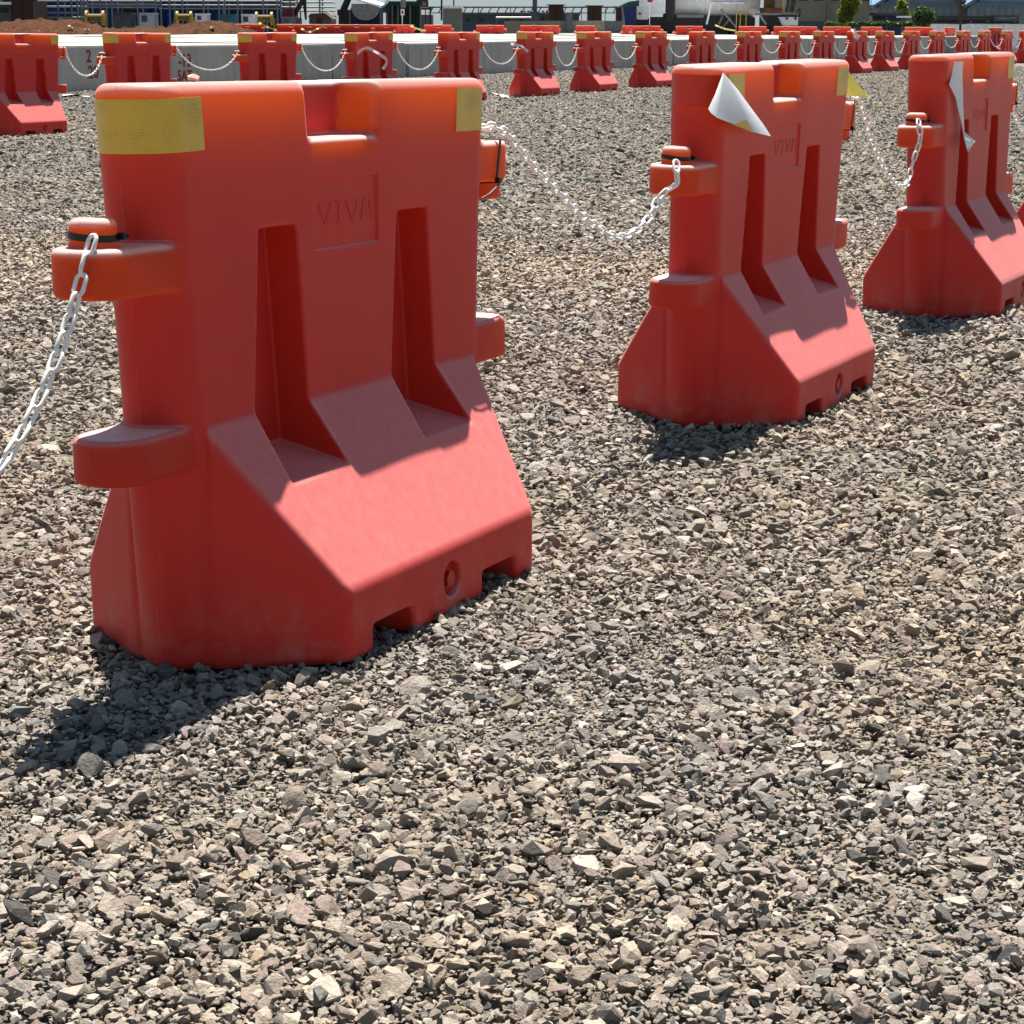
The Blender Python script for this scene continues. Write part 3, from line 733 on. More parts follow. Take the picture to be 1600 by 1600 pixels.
bpy.context.view_layer.update()
for i in range(1, 20):
    A, B = far[i], far[i+1]
    edge = bw(A, .765, -.01, .878); end = bw(B, -.744, -.03, .782)
    sg = {6: .36, 1: .26, 3: .30, 13: .40, 14: .36}.get(i, random.uniform(.24, .34))
    chain([bw(A, .62, 0, .893)]+sag_curve(edge, end, sg), 'white chain hanging between the %s and %s barriers of the far row' % (ORD[i], ORD[i+1]), 'white chains of the far row', single=True)
def ribbon(name, pts, D, w, mat, label):
    P_ = [at(x, y, D+dd) for x, y, dd in pts]; C_ = curve_points(P_, .05); rows = []
    for k, p in enumerate(C_):
        d = (C_[min(k+1, len(C_)-1)]-C_[max(k-1, 0)]).normalized(); s = Vector((0, -1, 0)).cross(d).normalized()
        a = .9*math.sin(k*.8); s = (s*math.cos(a)+Vector((0, 1, 0))*math.sin(a))*w/2
        rows.append([p-s, p+s*.0, p+s])
    o = sheet(name, rows, mat, None); tag(o, label, 'ribbon'); return o
M['ribbon'] = simple('pink_ribbon', (.74, .55, .53), .5, .12, 14); M['ribbon_y'] = simple('yellow_ribbon', (.70, .52, .16), .5, .12, 14); M['paper'] = simple('white_sheet', (.78, .77, .74), .6, .08, 8)
D4 = 34.7-2*2.55
ribbon('warning_ribbon', [(534, 80, 0), (541, 81, -.3), (556, 84, -.5), (566, 77, -.5), (575, 75, -.5), (590, 83, -.5), (603, 92, -.5), (604, 99, -.5), (597, 110, -.5)], D4, .045, M['ribbon'], 'pinkish ribbon trailing across the fourth barrier of the far row')
ribbon('warning_ribbon', [(798, 68, -.4), (808, 71, -.75), (815, 72, -.75), (826, 82, -.7)], 34.7, .05, M['ribbon'], 'short pale ribbon knotted to the sixth barrier of the far row')
ribbon('warning_ribbon', [(1333, 45, -.5), (1335, 52, -.55), (1341, 61, -.5)], 34.7+7*2.55, .12, M['paper'], 'white strip hanging on the thirteenth barrier of the far row')

# ------------------------------------------------------------------ precast concrete blocks behind the far row
def concrete_mat():
    m, n, l, b = new_mat('concrete')
    tc = N(n, 'ShaderNodeTexCoord'); oi = N(n, 'ShaderNodeObjectInfo')
    no = N(n, 'ShaderNodeTexNoise', Scale=1.6, Detail=8, Roughness=.65); l.new(tc.outputs['Object'], no.inputs['Vector'])
    mp = N(n, 'ShaderNodeMapping'); mp.inputs['Scale'].default_value = (5, 5, .6); l.new(tc.outputs['Object'], mp.inputs[0])
    st = N(n, 'ShaderNodeTexNoise', Scale=2.0, Detail=5); l.new(mp.outputs[0], st.inputs['Vector'])
    ad = N(n, 'ShaderNodeMath', operation='ADD'); l.new(no.outputs['Fac'], ad.inputs[0]); l.new(st.outputs['Fac'], ad.inputs[1])
    r = ramp(n, [(.3, (.27, .265, .245)), (.55, (.38, .37, .34)), (.75, (.45, .435, .40))])
    hf = N(n, 'ShaderNodeMath', operation='MULTIPLY'); hf.inputs[1].default_value = .5; l.new(ad.outputs[0], hf.inputs[0]); l.new(hf.outputs[0], r.inputs[0])
    mr = N(n, 'ShaderNodeMapRange'); mr.inputs['To Min'].default_value = .88; mr.inputs['To Max'].default_value = 1.1; l.new(oi.outputs['Random'], mr.inputs['Value'])
    mx = N(n, 'ShaderNodeMix', data_type='RGBA', blend_type='MULTIPLY'); mx.inputs['Factor'].default_value = 1; l.new(r.outputs[0], mx.inputs[6]); l.new(mr.outputs[0], mx.inputs[7])
    l.new(mx.outputs[2], b.inputs['Base Color']); b.inputs['Roughness'].default_value = .9
    bp = N(n, 'ShaderNodeBump', Strength=.3, Distance=.02); l.new(no.outputs['Fac'], bp.inputs['Height']); l.new(bp.outputs[0], b.inputs['Normal'])
    return m
M['concrete'] = concrete_mat()
SA = 1.131; su = Vector((math.cos(SA), math.sin(SA), 0)); sv = Vector((-math.sin(SA), math.cos(SA), 0))
def slab_mesh(L_, W_, H_):
    bm = bmesh.new(); bmesh.ops.create_cube(bm, size=1)
    bmesh.ops.scale(bm, vec=(L_, W_, H_), verts=bm.verts); bmesh.ops.translate(bm, vec=(0, 0, H_/2), verts=bm.verts)
    bmesh.ops.bevel(bm, geom=bm.edges[:], offset=.03, segments=2, affect='EDGES')
    me = bpy.data.meshes.new('concrete_block'); bm.to_mesh(me); bm.free(); me.materials.append(M['concrete']); return me
SLAB = slab_mesh(3.17, 3.55, .77); S0 = Vector((-7.07, 36.07, 0))
M['paint'] = simple('red_paint', (.24, .04, .032), .8, .25, 10)
def writing(parent, txt, x, z, size):
    cu = bpy.data.curves.new('marking', 'FONT'); cu.body = txt; cu.size = size; cu.extrude = .002; cu.resolution_u = 3; cu.offset = .006
    tmp = bpy.data.objects.new('tmp', cu); COL.objects.link(tmp); dg = bpy.context.evaluated_depsgraph_get()
    me = bpy.data.meshes.new_from_object(tmp.evaluated_get(dg)); COL.objects.unlink(tmp); bpy.data.objects.remove(tmp)
    me.materials.clear(); me.materials.append(M['paint'])
    o = mobj('painted_marking', me, parent); o.rotation_euler = (math.pi/2, 0, 0); o.location = (x, -3.55/2-.004, z); return o
slab_first = {}
for r_ in range(6):
    for k in range(-3, 22):
        c = S0+su*(k*3.2+r_*.7)+sv*(3.55/2+r_*3.62)+Vector((random.uniform(-.03, .03), random.uniform(-.03, .03), -.012-random.uniform(0, .03)))
        if r_ and k < -1 : continue
        o = mobj('concrete_block', SLAB); o.location = c; o.rotation_euler = (random.uniform(-.003, .003), random.uniform(-.003, .003), SA+random.uniform(-.006, .006))
        tag(o, 'pale precast concrete block laid in the front line facing the far barriers' if r_ == 0 else 'pale precast concrete block lying in the rows behind the front line of blocks', 'concrete block', 'front line of concrete blocks' if r_ == 0 else 'rear lines of concrete blocks')
        if r_ == 0: slab_first[k] = o
def on_front(x, y):                       # where the photo's pixel falls on the front line of blocks
    r = ray(x, y); o = Vector((0, 0, H_CAM)); return o+r*((S0-o).dot(sv)/r.dot(sv))
def paint_on(txt, x, y0, y1):
    p, q = on_front(x, y1), on_front(x, y0); s = (p-S0).dot(su); k = round(s/3.2); b = slab_first[k]
    writing(b, txt, (p-b.location).dot(su), p.z, (q.z-p.z)*1.38); return b
s_ = paint_on('2', 137, 76, 96); paint_on('20', 140, 101, 121); s_['label'] = 'concrete block with a large 2 painted in dark red'; s_.pop('group', None)
s_ = paint_on('-13', 276, 81, 102); paint_on('5AT', 275, 107, 124); s_['label'] = 'concrete block with -13 painted in dark red near its end'; s_.pop('group', None)

# ------------------------------------------------------------------ yard behind: helpers
def mat(name, col, rough=.6, **k):
    k.setdefault('spec', .2)
    if name not in M: M[name] = simple(name, col, rough, **k)
    return M[name]
def span(x0, x1, y0, y1, D):          # real width and heights of a thing whose front stands D metres ahead
    a, b = at(x0, y1, D), at(x1, y0, D); return a.x, b.x, a.z, b.z
def thing(name, label, cat, x, D, group=None):
    p = at(x, 39, D); t = empty(name, (p.x, D, 0)); tag(t, label, cat, group); t['_x'] = p.x; return t
def part(t, name, mb, m, smooth=False):
    o = mb.build(name, m, t, smooth); o.location = (-t.location.x, -t.location.y, -t.location.z); return o
def pbox(x0, x1, y0, y1, D, dep, base=False, mb=None):
    X0, X1, Z0, Z1 = span(x0, x1, y0, y1, D); mb = mb or MB()
    return mb.box((X0, D, 0 if base else Z0), (X1, D+dep, Z1))
def pbar(x0, y0, x1, y1, D, r, mb=None, D2=None):
    mb = mb or MB(); return mb.bar(at(x0, y0, D), at(x1, y1, D2 or D), r, 6)
def clean(t):
    if '_x' in t: del t['_x']
G_ = mat('galvanised', (.16, .175, .19), .45, metal=.4); BL = mat('blue_tarp', (.006, .018, .085), .45, scale=2, var=.35); DK = mat('dark_steel', (.03, .028, .028), .6); DB = mat('dark_brown', (.045, .022, .018), .7)
WH = mat('white_paint', (.80, .80, .80), .5); YE = mat('yellow_paint', (.42, .29, .05), .5); RD = mat('maroon_paint', (.12, .02, .025), .6); GR = mat('dark_green_sheet', (.010, .04, .032), .6); GY = mat('grey_sheet', (.085, .09, .10), .7); BG = mat('beige_wall', (.20, .185, .145), .85, bump=.1); SB = mat('steel_blue_wall', (.065, .085, .115), .7); TE = mat('teal_paint', (.02, .16, .21), .5); RB = mat('rusty_brown', (.10, .04, .018), .8)

# earth bank on the left
def mound():
    nx, ny = 170, 18; x0, x1 = at(-60, 39, 84).x, at(395, 39, 84).x; mb = MB()
    for j in range(ny+1):
        for i in range(nx+1):
            x = x0+(x1-x0)*i/nx; t = j/ny; y = 82+7*t
            px = -60+455*i/nx
            hgt = 1.00+.16*math.sin(px*.021+.5)+.17*math.exp(-((px-100)/22)**2)+.12*math.exp(-((px-322)/18)**2)-.35*max(0, (px-335)/60)
            nz = lattice_noise(np.array([x+50.]), np.array([y]), .45, 21)[0]*.20+lattice_noise(np.array([x+50.]), np.array([y]), .17, 22)[0]*.16
            mb.v.append((x, y, max(0, (hgt-.12+nz)*math.sin(math.pi*min(1, max(0, t)))**.5)-.02))
    for j in range(ny):
        for i in range(nx): a = j*(nx+1)+i; mb.f.append((a, a+1, a+nx+2, a+nx+1))
    return mb.build('earth_mound', simple('red_earth', (.062, .026, .013), .95, .5, 9, bump=1.0, spec=.05))
tag(mound(), kind='structure')
mb_rocks = 0
for px, py, s in ((5, 40, .16), (108, 31, .2), (112, 34, .14), (135, 37, .22), (178, 43, .2), (196, 44, .14), (331, 33, .26), (314, 41, .2), (60, 38, .12)):
    o = mobj('clod', rock_mesh('clod', 300+px, mat('pale_clod', (.45, .33, .24), .95), 14)); o.location = at(px, py, 83.2)-Vector((0, 0, .25)); o.scale = (s*1.3, s, s); o.rotation_euler.z = px
    tag(o, 'pale lump of soil lying on the reddish earth bank', 'clod', 'lumps on the earth bank')

# scaffolding along the shed on the left
def scaffold(x0, x1, xs, ys, D, label, dep=1.6, planks=()):
    t = thing('scaffolding', label, 'scaffolding', (x0+x1)/2, D)
    for dd in (0, dep):
        for x in xs:
            p = at(x, 39, D); m_ = MB().bar((p.x, D+dd, 0), (p.x, D+dd, 4.6), .045, 6); part(t, 'standard', m_, G_)
        for y in ys:
            a, b = at(x0, y, D), at(x1, y, D); part(t, 'ledger', MB().bar((a.x, D+dd, a.z), (b.x, D+dd, b.z), .04, 6), G_)
    for (a, b, y) in planks: part(t, 'platform', pbox(a, b, y, y+3, D, dep), G_)
    clean(t); return t
scaffold(58, 128, [60, 92, 113, 122, 128], [1, 10, 27], 104, 'grey tube scaffolding at the left edge in front of the blue tarp', planks=[(62, 112, 18)])
scaffold(134, 245, [136, 158, 176, 216, 244], [1.5, 7, 11], 106, 'grey tube scaffolding behind the yellow drum', planks=[(178, 204, 20)])
scaffold(252, 436, [266, 286, 319, 343, 352, 372, 412, 434], [1.5, 8, 13], 108, 'long grey tube scaffolding behind the teal box')
scaffold(440, 520, [454, 465, 500], [3.5, 11, 17], 112, 'thin open scaffolding against the sky')
# tarps and the dark shed behind
def tarp(x0, x1, y0, y1, D, label, m_, dep=2.2, drape=.3):
    t = thing('tarpaulin_cover', label, 'tarpaulin', (x0+x1)/2, D); X0, X1, Z0, Z1 = span(x0, x1, y0, y1, D); mb = MB(); nx, nz = 22, 12; Z0 = min(Z0, .1)
    for s in (0, 1):
        for j in range(nz+1):
            for i in range(nx+1):
                f = j/nz; x = X0+(X1-X0)*i/nx; z = Z0+(Z1-Z0)*f
                yy = D+(dep*(.5-.5*(1-f)**.6) if s == 0 else dep) + .14*math.sin(i*1.7+j*.6)*drape+.1*math.sin(i*.7+j*1.1)*drape
                mb.v.append((x, yy, z))
    q = (nx+1)*(nz+1)
    for s in (0, 1):
        for j in range(nz):
            for i in range(nx):
                a = s*q+j*(nx+1)+i; f_ = (a, a+1, a+nx+2, a+nx+1); mb.f.append(f_ if s == 0 else f_[::-1])
    for j in range(nz):
        for i in (0, nx): a = j*(nx+1)+i; mb.f.append((a, a+nx+1, a+nx+1+q, a+q))
    for i in range(nx): a = nz*(nx+1)+i; mb.f.append((a, a+1, a+1+q, a+q))
    part(t, 'cover', mb, m_); 
    for x in (X0, X1): part(t, 'pole', MB().bar((x, D+dep/2, 0), (x, D+dep/2, Z1+.05), .05), G_)
    clean(t); return t
tarp(58, 132, -30, 14, 109, 'dark blue tarpaulin at the far left behind the scaffolding', BL)
tarp(132, 182, -30, 22, 109, 'dark blue tarpaulin behind the yellow drum', BL)
tarp(206, 266, -40, 21, 110, 'bright blue tarpaulin bulging over the silver box', mat('bright_blue_tarp', (.008, .035, .16), .4, scale=2, var=.3), drape=1.2)
tarp(268, 345, -30, 8, 112, 'blue tarpaulin behind the long scaffolding', BL)
tarp(345, 441, -30, 24, 113, 'navy tarpaulin wall ending at the open sky', mat('navy_tarp', (.006, .010, .05), .5, scale=2, var=.3))
t = thing('work_shed', 'long dark shed behind the scaffolding and the blue tarpaulins', 'shed', 200, 118)
part(t, 'wall', pbox(-40, 438, -45, 39, 118, 8, True), DK); part(t, 'roof', pbox(-46, 442, -52, -46, 117, 10), GY)
for x in (0, 60, 140, 190, 270, 330, 400): part(t, 'post', pbox(x, x+2, -45, 39, 117.8, .15, True), G_)
clean(t)
t = thing('container', 'dark brown container between grey panels at the far left', 'container', 34, 100)
part(t, 'body', pbox(19, 51, 2, 34, 100, 3, True), DB); part(t, 'door', pbox(21, 34, 4, 33, 99.95, .04), DB); part(t, 'door', pbox(36, 49, 4, 33, 99.95, .04), DB); clean(t)
t = thing('grey_cabin', 'grey site cabin cut off by the left edge', 'cabin', 4, 101)
part(t, 'wall', pbox(-30, 17, 8, 30, 101, 3, True), GY); part(t, 'roof', pbox(-32, 18, 3, 7, 100.8, 3.4), WH); part(t, 'window', pbox(-4, 12, 12, 20, 100.96, .03), DK); clean(t)

# machines and boxes in front of the shed
def drum(x, y, D, r_px, label):
    t = thing('cable_drum', label, 'cable drum', x, D, 'yellow drums along the earth bank'); c = at(x, y, D); r = px2m(r_px, D); w = px2m(r_px*1.15, D)
    for s in (-1, 1): part(t, 'flange', MB().bar((c.x+s*w-.05, D, c.z), (c.x+s*w+.05, D, c.z), r, 22), YE)
    part(t, 'core', MB().bar((c.x-w, D, c.z), (c.x+w, D, c.z), r*.55, 16), mat('drum_core', (.16, .11, .03), .7))
    for s in (-1, 1):
        for q in (-1, 1): part(t, 'leg', MB().bar((c.x+s*(w+.12), D+q*r*1.1, 0), (c.x+s*(w+.12), D, c.z), .04), YE)
    part(t, 'crossbar', MB().bar((c.x-w-.12, D-r*1.05, .12), (c.x+w+.12, D-r*1.05, .12), .04), YE); clean(t)
drum(149, 28, 99, 11, 'yellow drum standing left of the silver boxes'); drum(288, 27, 100, 9, 'yellow drum on a pale frame left of the teal box'); drum(413, 29, 101, 10, 'yellow drum right of the teal box')
def crate(x0, x1, y0, y1, D, m_, label, name='equipment_box'):
    t = thing(name, label, 'box', (x0+x1)/2, D); part(t, 'body', pbox(x0, x1, y0+2, y1, D, 1.1, True), m_); part(t, 'lid', pbox(x0-.6, x1+.6, y0, y0+2, D-.05, 1.2), m_)
    part(t, 'panel', pbox(x0+3, (x0+x1)/2, y0+4, y1-2, D-.03, .04), GY); clean(t)
crate(346, 367, 22, 37, 99, TE, 'teal steel box between the yellow drums'); crate(305, 323, 21, 33, 99, WH, 'white box left of the teal box'); crate(377, 398, 22, 36, 99.5, WH, 'white box right of the teal box')
crate(178, 205, 20, 36, 98, GY, 'grey box right of the leftmost yellow drum'); crate(218, 241, 20, 36, 98, mat('silver_sheet', (.45, .47, .5), .35, metal=.6), 'silver box below the bright blue tarpaulin'); crate(440, 462, 26, 38, 100, G_, 'grey box with open front right of the navy tarpaulin')
t = thing('excavator', 'dark maroon excavator with raised black boom against the sky', 'excavator', 450, 104)
part(t, 'cab', pbox(441, 457, 13, 27, 104, 2, False), RD); part(t, 'tracks', pbox(438, 464, 28, 39, 103.8, 2.4, True), DK)
part(t, 'boom', MB().bar(at(459, 24, 105), at(477, -6, 105), .14, 6, .12), DK); part(t, 'arm', MB().bar(at(475, -6, 105), at(478, 31, 105), .12, 6, .05), DK); clean(t)
t = thing('crane_boom', 'black lattice crane boom leaning to the right beside the white tarpaulin', 'crane', 538, 112)
part(t, 'boom', MB().bar(at(534, 22, 112), at(556, -30, 112), .2, 6, .16), DK); part(t, 'base', pbox(529, 545, 15, 32, 111.5, 2, True), DK); part(t, 'counterweight', pbox(527, 533, 15, 24, 111.4, 1.2), DK); clean(t)
t = thing('low_shed', 'low grey shed with a rusty roof below the crane boom', 'shed', 500, 100)
part(t, 'wall', pbox(483, 517, 24, 38, 100, 3, True), GY); part(t, 'roof', MB().prism([(at(481, 0, 100).x, at(0, 24, 100).z), (at(519, 0, 100).x, at(0, 26, 100).z), (at(510, 0, 100).x, at(0, 18, 100).z), (at(486, 0, 100).x, at(0, 19, 100).z)], -103.2, -99.7, Matrix.Rotation(math.pi/2, 4, 'X')), RB); part(t, 'door', pbox(495, 503, 28, 38, 99.95, .06, True), DK); clean(t)
t = thing('leaning_sheet', 'white corrugated sheet leaning beside the low grey shed', 'metal sheet', 515, 99)
part(t, 'sheet', MB().add([at(507, 20, 99), at(512, 17, 99), at(525, 29, 99), at(521, 31, 99)] + [p+Vector((0, .12, 0)) for p in (at(507, 20, 99), at(512, 17, 99), at(525, 29, 99), at(521, 31, 99))], [(0, 1, 2, 3), (7, 6, 5, 4), (0, 4, 5, 1), (1, 5, 6, 2), (2, 6, 7, 3), (3, 7, 4, 0)]), WH); part(t, 'prop', MB().bar(at(523, 30, 99), Vector((at(523, 30, 99).x, 99.3, 0)), .05), G_); clean(t)
# tent with grey curtain, blue flaps and white roof
t = thing('tarpaulin_tent', 'grey and navy tarpaulin tent under a white roof sheet', 'tent', 570, 108)
X0, X1, Z0, Z1 = span(549, 592, 6, 39, 108); mb = MB(); n_ = 18
prof = [(X0+(X1-X0)*.5*(1-math.cos(math.pi*k/n_)), Z1-(Z1-Z0)*.78*math.sin(math.pi*k/n_)**.7) for k in range(n_+1)]
part(t, 'back_cover', pbox(548, 593, 12, 39, 108.6, 3, True), mat('navy_tarp', (.012, .02, .10)))
part(t, 'curtain', MB().prism(prof, -108.5, -108.1, Matrix.Rotation(math.pi/2, 4, 'X')), mat('grey_tarp', (.20, .21, .235), .7))
rf = [at(550, -1, 107.6), at(554, -3, 107.6), at(597, 9, 107.6), at(592, 11, 107.6)]
part(t, 'roof', MB().add(rf+[p+Vector((0, 4, .25)) for p in rf], [(0, 1, 2, 3), (7, 6, 5, 4), (0, 4, 5, 1), (1, 5, 6, 2), (2, 6, 7, 3), (3, 7, 4, 0)]), WH)
rf = [at(575, -2, 110), at(604, -2, 110), at(604, 6, 110), at(598, 12, 110)]
part(t, 'side_roof', MB().add(rf+[p+Vector((0, 2, .1)) for p in rf], [(0, 1, 2, 3), (7, 6, 5, 4), (0, 4, 5, 1), (1, 5, 6, 2), (2, 6, 7, 3), (3, 7, 4, 0)]), mat('pale_blue_sheet', (.45, .58, .68), .5)); clean(t)
t = thing('green_shelter', 'dark green sheet shelter on posts behind the round sign', 'shelter', 620, 114)
part(t, 'roof', pbox(600, 660, 2, 8, 113.5, 5), GR); part(t, 'back_wall', pbox(603, 658, 8, 39, 117, .2, True), GR)
for x in (604, 612, 621, 640, 656): part(t, 'post', pbox(x, x+1.6, 6, 39, 114, .15, True), G_)
part(t, 'machine', pbox(606, 620, 22, 39, 115, 1.5, True), DK); part(t, 'panel', pbox(596, 607, 6, 20, 114, .5), GY); clean(t)
t = thing('sign_post', 'pale sign plate on a thin post in front of the green shelter', 'sign', 628, 95)
part(t, 'post', pbar(628.5, 20, 628.5, 45, 95, .03), WH); part(t, 'plate', pbox(626, 632, 14, 24, 94.95, .04), WH); part(t, 'upper_plate', pbox(626, 634, -8, 12, 94.95, .04), G_); part(t, 'symbol', pbox(628, 630, 17, 21, 94.93, .02), DK)
p_ = at(628.5, 39, 95); part(t, 'foot', MB().bar((p_.x, 95, 0), (p_.x, 95, .6), .03), WH); clean(t)
t = thing('conical_tower', 'dark maroon conical tower rising behind the yard', 'tower', 660, 150)
p_ = at(660, 39, 150); part(t, 'cone', MB().bar((p_.x, 150, 2.3), (p_.x, 150, 6.5), .35+.1, 14, .12), RD); part(t, 'deck', pbox(647, 674, 12, 15, 149.4, 1.2), RD)
for x in (650, 656, 664, 671): part(t, 'leg', pbox(x, x+1.4, 14, 39, 149.6, .12, True), RD)
part(t, 'tank', pbox(646, 676, 23, 39, 150, 1.4, True), G_); clean(t)
t = thing('grey_hut', 'grey green hut with a white roof below the lattice beam', 'hut', 705, 135)
part(t, 'wall', pbox(692, 720, 13, 39, 135, 4, True), mat('grey_green_wall', (.16, .18, .165), .8)); part(t, 'roof', pbox(690, 721, 9, 13, 134.5, 5), WH); part(t, 'mast', pbar(690, -2, 690, 32, 134, .06), DK); part(t, 'aerial', pbar(709, 0, 709, 9, 135, .05), DK); clean(t)
t = thing('lattice_beam', 'long thin lattice beam running across the sky above the sheds', 'lattice beam', 820, 142)
part(t, 'top_chord', pbar(668, 11, 986, 11, 142, .06), DK); part(t, 'bottom_chord', pbar(668, 20, 986, 20, 142, .04), SB)
for x in range(672, 984, 13): part(t, 'brace', pbar(x, 20, x+5, 11, 142, .035), DK)
for x in (672, 747, 797, 908, 945, 982): part(t, 'post', pbox(x, x+1.3, 11, 39, 142, .1, True), DK)
clean(t)
t = thing('low_building', 'long low steel blue building on the horizon under the lattice beam', 'building', 790, 146)
part(t, 'wall', pbox(718, 905, 23, 39, 146, 10, True), SB); part(t, 'roof', pbox(716, 907, 20, 23, 145.6, 11), SB)
for x in (728, 750, 790, 812, 845, 872): part(t, 'window', pbox(x, x+6, 29, 33, 145.96, .06), DK)
for x in (813, 818, 824, 847, 853): part(t, 'vent', pbox(x, x+3.5, 16.5, 20, 147, .8), SB)
clean(t)
t = thing('pipe_rail', 'white pipe rail in front of the low steel blue building', 'rail', 802, 130)
part(t, 'rail', pbar(775, 27, 830, 27, 130, .05), WH); 
for x in (776, 797, 829): part(t, 'post', pbox(x, x+.9, 27, 39, 130, .06, True), G_)
clean(t)
t = thing('chimney', 'tall grey blue chimney rising out of the top of the picture', 'chimney', 835.5, 138)
p_ = at(835.5, 39, 138); part(t, 'stack', MB().bar((p_.x, 138, 0), (p_.x, 138, 9), .155, 14, .14), mat('slate_paint', (.07, .10, .135), .6)); part(t, 'base', pbox(828, 843, 18, 39, 137.6, .8, True), SB); clean(t)
for k, (x0, x1, y0) in enumerate(((857.5, 880.5, 7.5), (918, 940.5, 9), (963, 976, 10.5))):
    lab = ['dark brown steel block with flat lid, nearest the chimney', 'dark brown steel block with flat lid, middle one of three', 'dark brown steel block with flat lid, beside the blue tarpaulin stack'][k]
    t = thing('steel_block', lab, 'steel block', (x0+x1)/2, 112, 'dark steel blocks on the concrete wall'); part(t, 'body', pbox(x0, x1, y0+1, 33, 112, .9), DB); part(t, 'lid', pbox(x0-3, x1+3, y0-.6, y0+.6, 111.8, 1.3), DK); part(t, 'rib', pbox((x0+x1)/2-1, (x0+x1)/2+1, y0+1, 33, 111.94, .08), DB)
    part(t, 'pedestal', pbox(x0+2, x1-2, 33, 39, 112.1, .7, True), GY); clean(t)
t = thing('concrete_wall', 'low weathered concrete wall below the dark brown steel blocks', 'wall', 890, 108)
for x0, x1 in ((788, 840), (840.3, 884), (884.3, 944), (944.3, 988)): part(t, 'panel', pbox(x0, x1, 32.5+random.uniform(-.4, .4), 60, 108, .4, True), BG if x1 < 945 else GY)
part(t, 'buttress', pbox(884, 895, 20, 60, 107.7, .25, True), GY); clean(t)
t = thing('tarped_stack', 'stack under a blue tarpaulin with dark roof beside the truck cab', 'stack', 983, 98)
part(t, 'cover', MB().prism([(at(974, 0, 98).x, at(0, 5, 98).z), (at(982, 0, 98).x, 0), (at(996, 0, 98).x, 0), (at(995, 0, 98).x, at(0, 4, 98).z)], -100, -98, Matrix.Rotation(math.pi/2, 4, 'X')), BL)
part(t, 'roof', MB().prism([(at(967, 0, 98).x, at(0, 6, 98).z), (at(998, 0, 98).x, at(0, 5, 98).z), (at(998, 0, 98).x, at(0, -4, 98).z), (at(983, 0, 98).x, at(0, -2, 98).z)], -100.5, -97.6, Matrix.Rotation(math.pi/2, 4, 'X')), GR); clean(t)
# tank truck
t = thing('tank_truck', 'white tank truck with dark chassis parked behind the concrete blocks', 'truck', 1090, 100)
part(t, 'cab', MB().prism([(at(993, 0, 100).x, at(0, 21, 100).z), (at(998, 0, 100).x, at(0, 26, 100).z), (at(1012, 0, 100).x, at(0, 26, 100).z), (at(1020, 0, 100).x, at(0, 19, 100).z), (at(1040, 0, 100).x, at(0, 16, 100).z), (at(1040, 0, 100).x, at(0, -45, 100).z), (at(996, 0, 100).x, at(0, -45, 100).z)], -102.4, -100, Matrix.Rotation(math.pi/2, 4, 'X')), WH)
part(t, 'chassis', pbox(990, 1180, 27, 64, 100.35, 1.8), DK); part(t, 'cab_back', pbox(1040, 1053, -40, 34, 100.2, 2), DK); part(t, 'headlamp', pbox(998, 1002, 20, 23, 99.95, .06), GY)  # chassis box reaches lower, standing in for the black shadow underneath
c1, c2 = at(1053, -3, 101.2), at(1185, -3, 101.2); part(t, 'tank', MB().bar(c1, c2, .92, 28), mat('tank_paint', (.70, .70, .70), .4), True)
part(t, 'side_skirt', pbox(1057, 1100, 23, 27.5, 100.1, .1), G_); part(t, 'catwalk', pbox(1112, 1164, 3.5, 5.5, 100.1, .5), WH)
for x in (1102, 1118, 1143, 1150, 1163): part(t, 'ladder_rail', pbox(x, x+1.4, -30, 20, 100.0, .06), DK)
for x in (1010, 1030, 1130, 1150, 1170):
    p_ = at(x, 39, 100.3); wz = .5; w_ = part(t, 'wheel', MB().bar((p_.x, 100.15, wz), (p_.x, 100.45, wz), .5, 20), DK); MB().bar((p_.x, 100.10, wz), (p_.x, 100.2, wz), .24, 14).build('rim', G_, w_)
part(t, 'strut', pbar(1112, 4, 1104, 38, 99.9, .05), WH); part(t, 'strut', pbar(1126, 14, 1150, 42, 99.8, .05), G_); part(t, 'strut', pbar(1130, 24, 1123, 38, 99.9, .05), G_); part(t, 'strut', pbar(1142, 28, 1128, 44, 99.9, .04), G_); clean(t)
t = thing('stop_sign_post', 'red sign plate on a white pole in front of the truck cab', 'sign', 1015, 92)
part(t, 'pole', pbox(1014.6, 1016, 4, 39, 92, .045, True), WH); part(t, 'plate', MB().bar(at(1016, -1, 91.98), at(1016, -1, 91.93), .14, 8), mat('sign_red', (.30, .02, .03), .5)); clean(t)
t = thing('concrete_pump', 'rusty orange pump frame with grey outrigger behind the truck', 'machine', 1215, 99)
part(t, 'frame', pbox(1193, 1222, 12, 20, 99, 1.5), RB); part(t, 'tower', pbox(1197, 1212, -30, 12, 99.3, 1), RB); part(t, 'hopper', pbox(1206, 1210, 8, 16, 98.95, .06), DK)
for x in (1224, 1231, 1237, 1241): part(t, 'hose', MB().tube([at(x, -25, 99.2), at(x+1, 4, 99.0), at(x-2, 18, 99.3)], .07), DK if x % 2 else mat('tan_hose', (.28, .19, .10)))
part(t, 'beam', pbox(1180, 1220, 20.5, 23.5, 99, .3), G_); part(t, 'bumper', MB().prism([(at(1217, 0, 99).x, at(0, 21, 99).z), (at(1247, 0, 99).x, at(0, 21, 99).z), (at(1247, 0, 99).x, at(0, 34, 99).z), (at(1224, 0, 99).x, at(0, 34.5, 99).z)], -99.3, -98.8, Matrix.Rotation(math.pi/2, 4, 'X')), mat('pale_grey_paint', (.42, .44, .46), .5))
for x in (1229.5, 1243): part(t, 'lamp', MB().bar(at(x, 29, 98.79), at(x, 29, 98.74), .06, 12), DK)
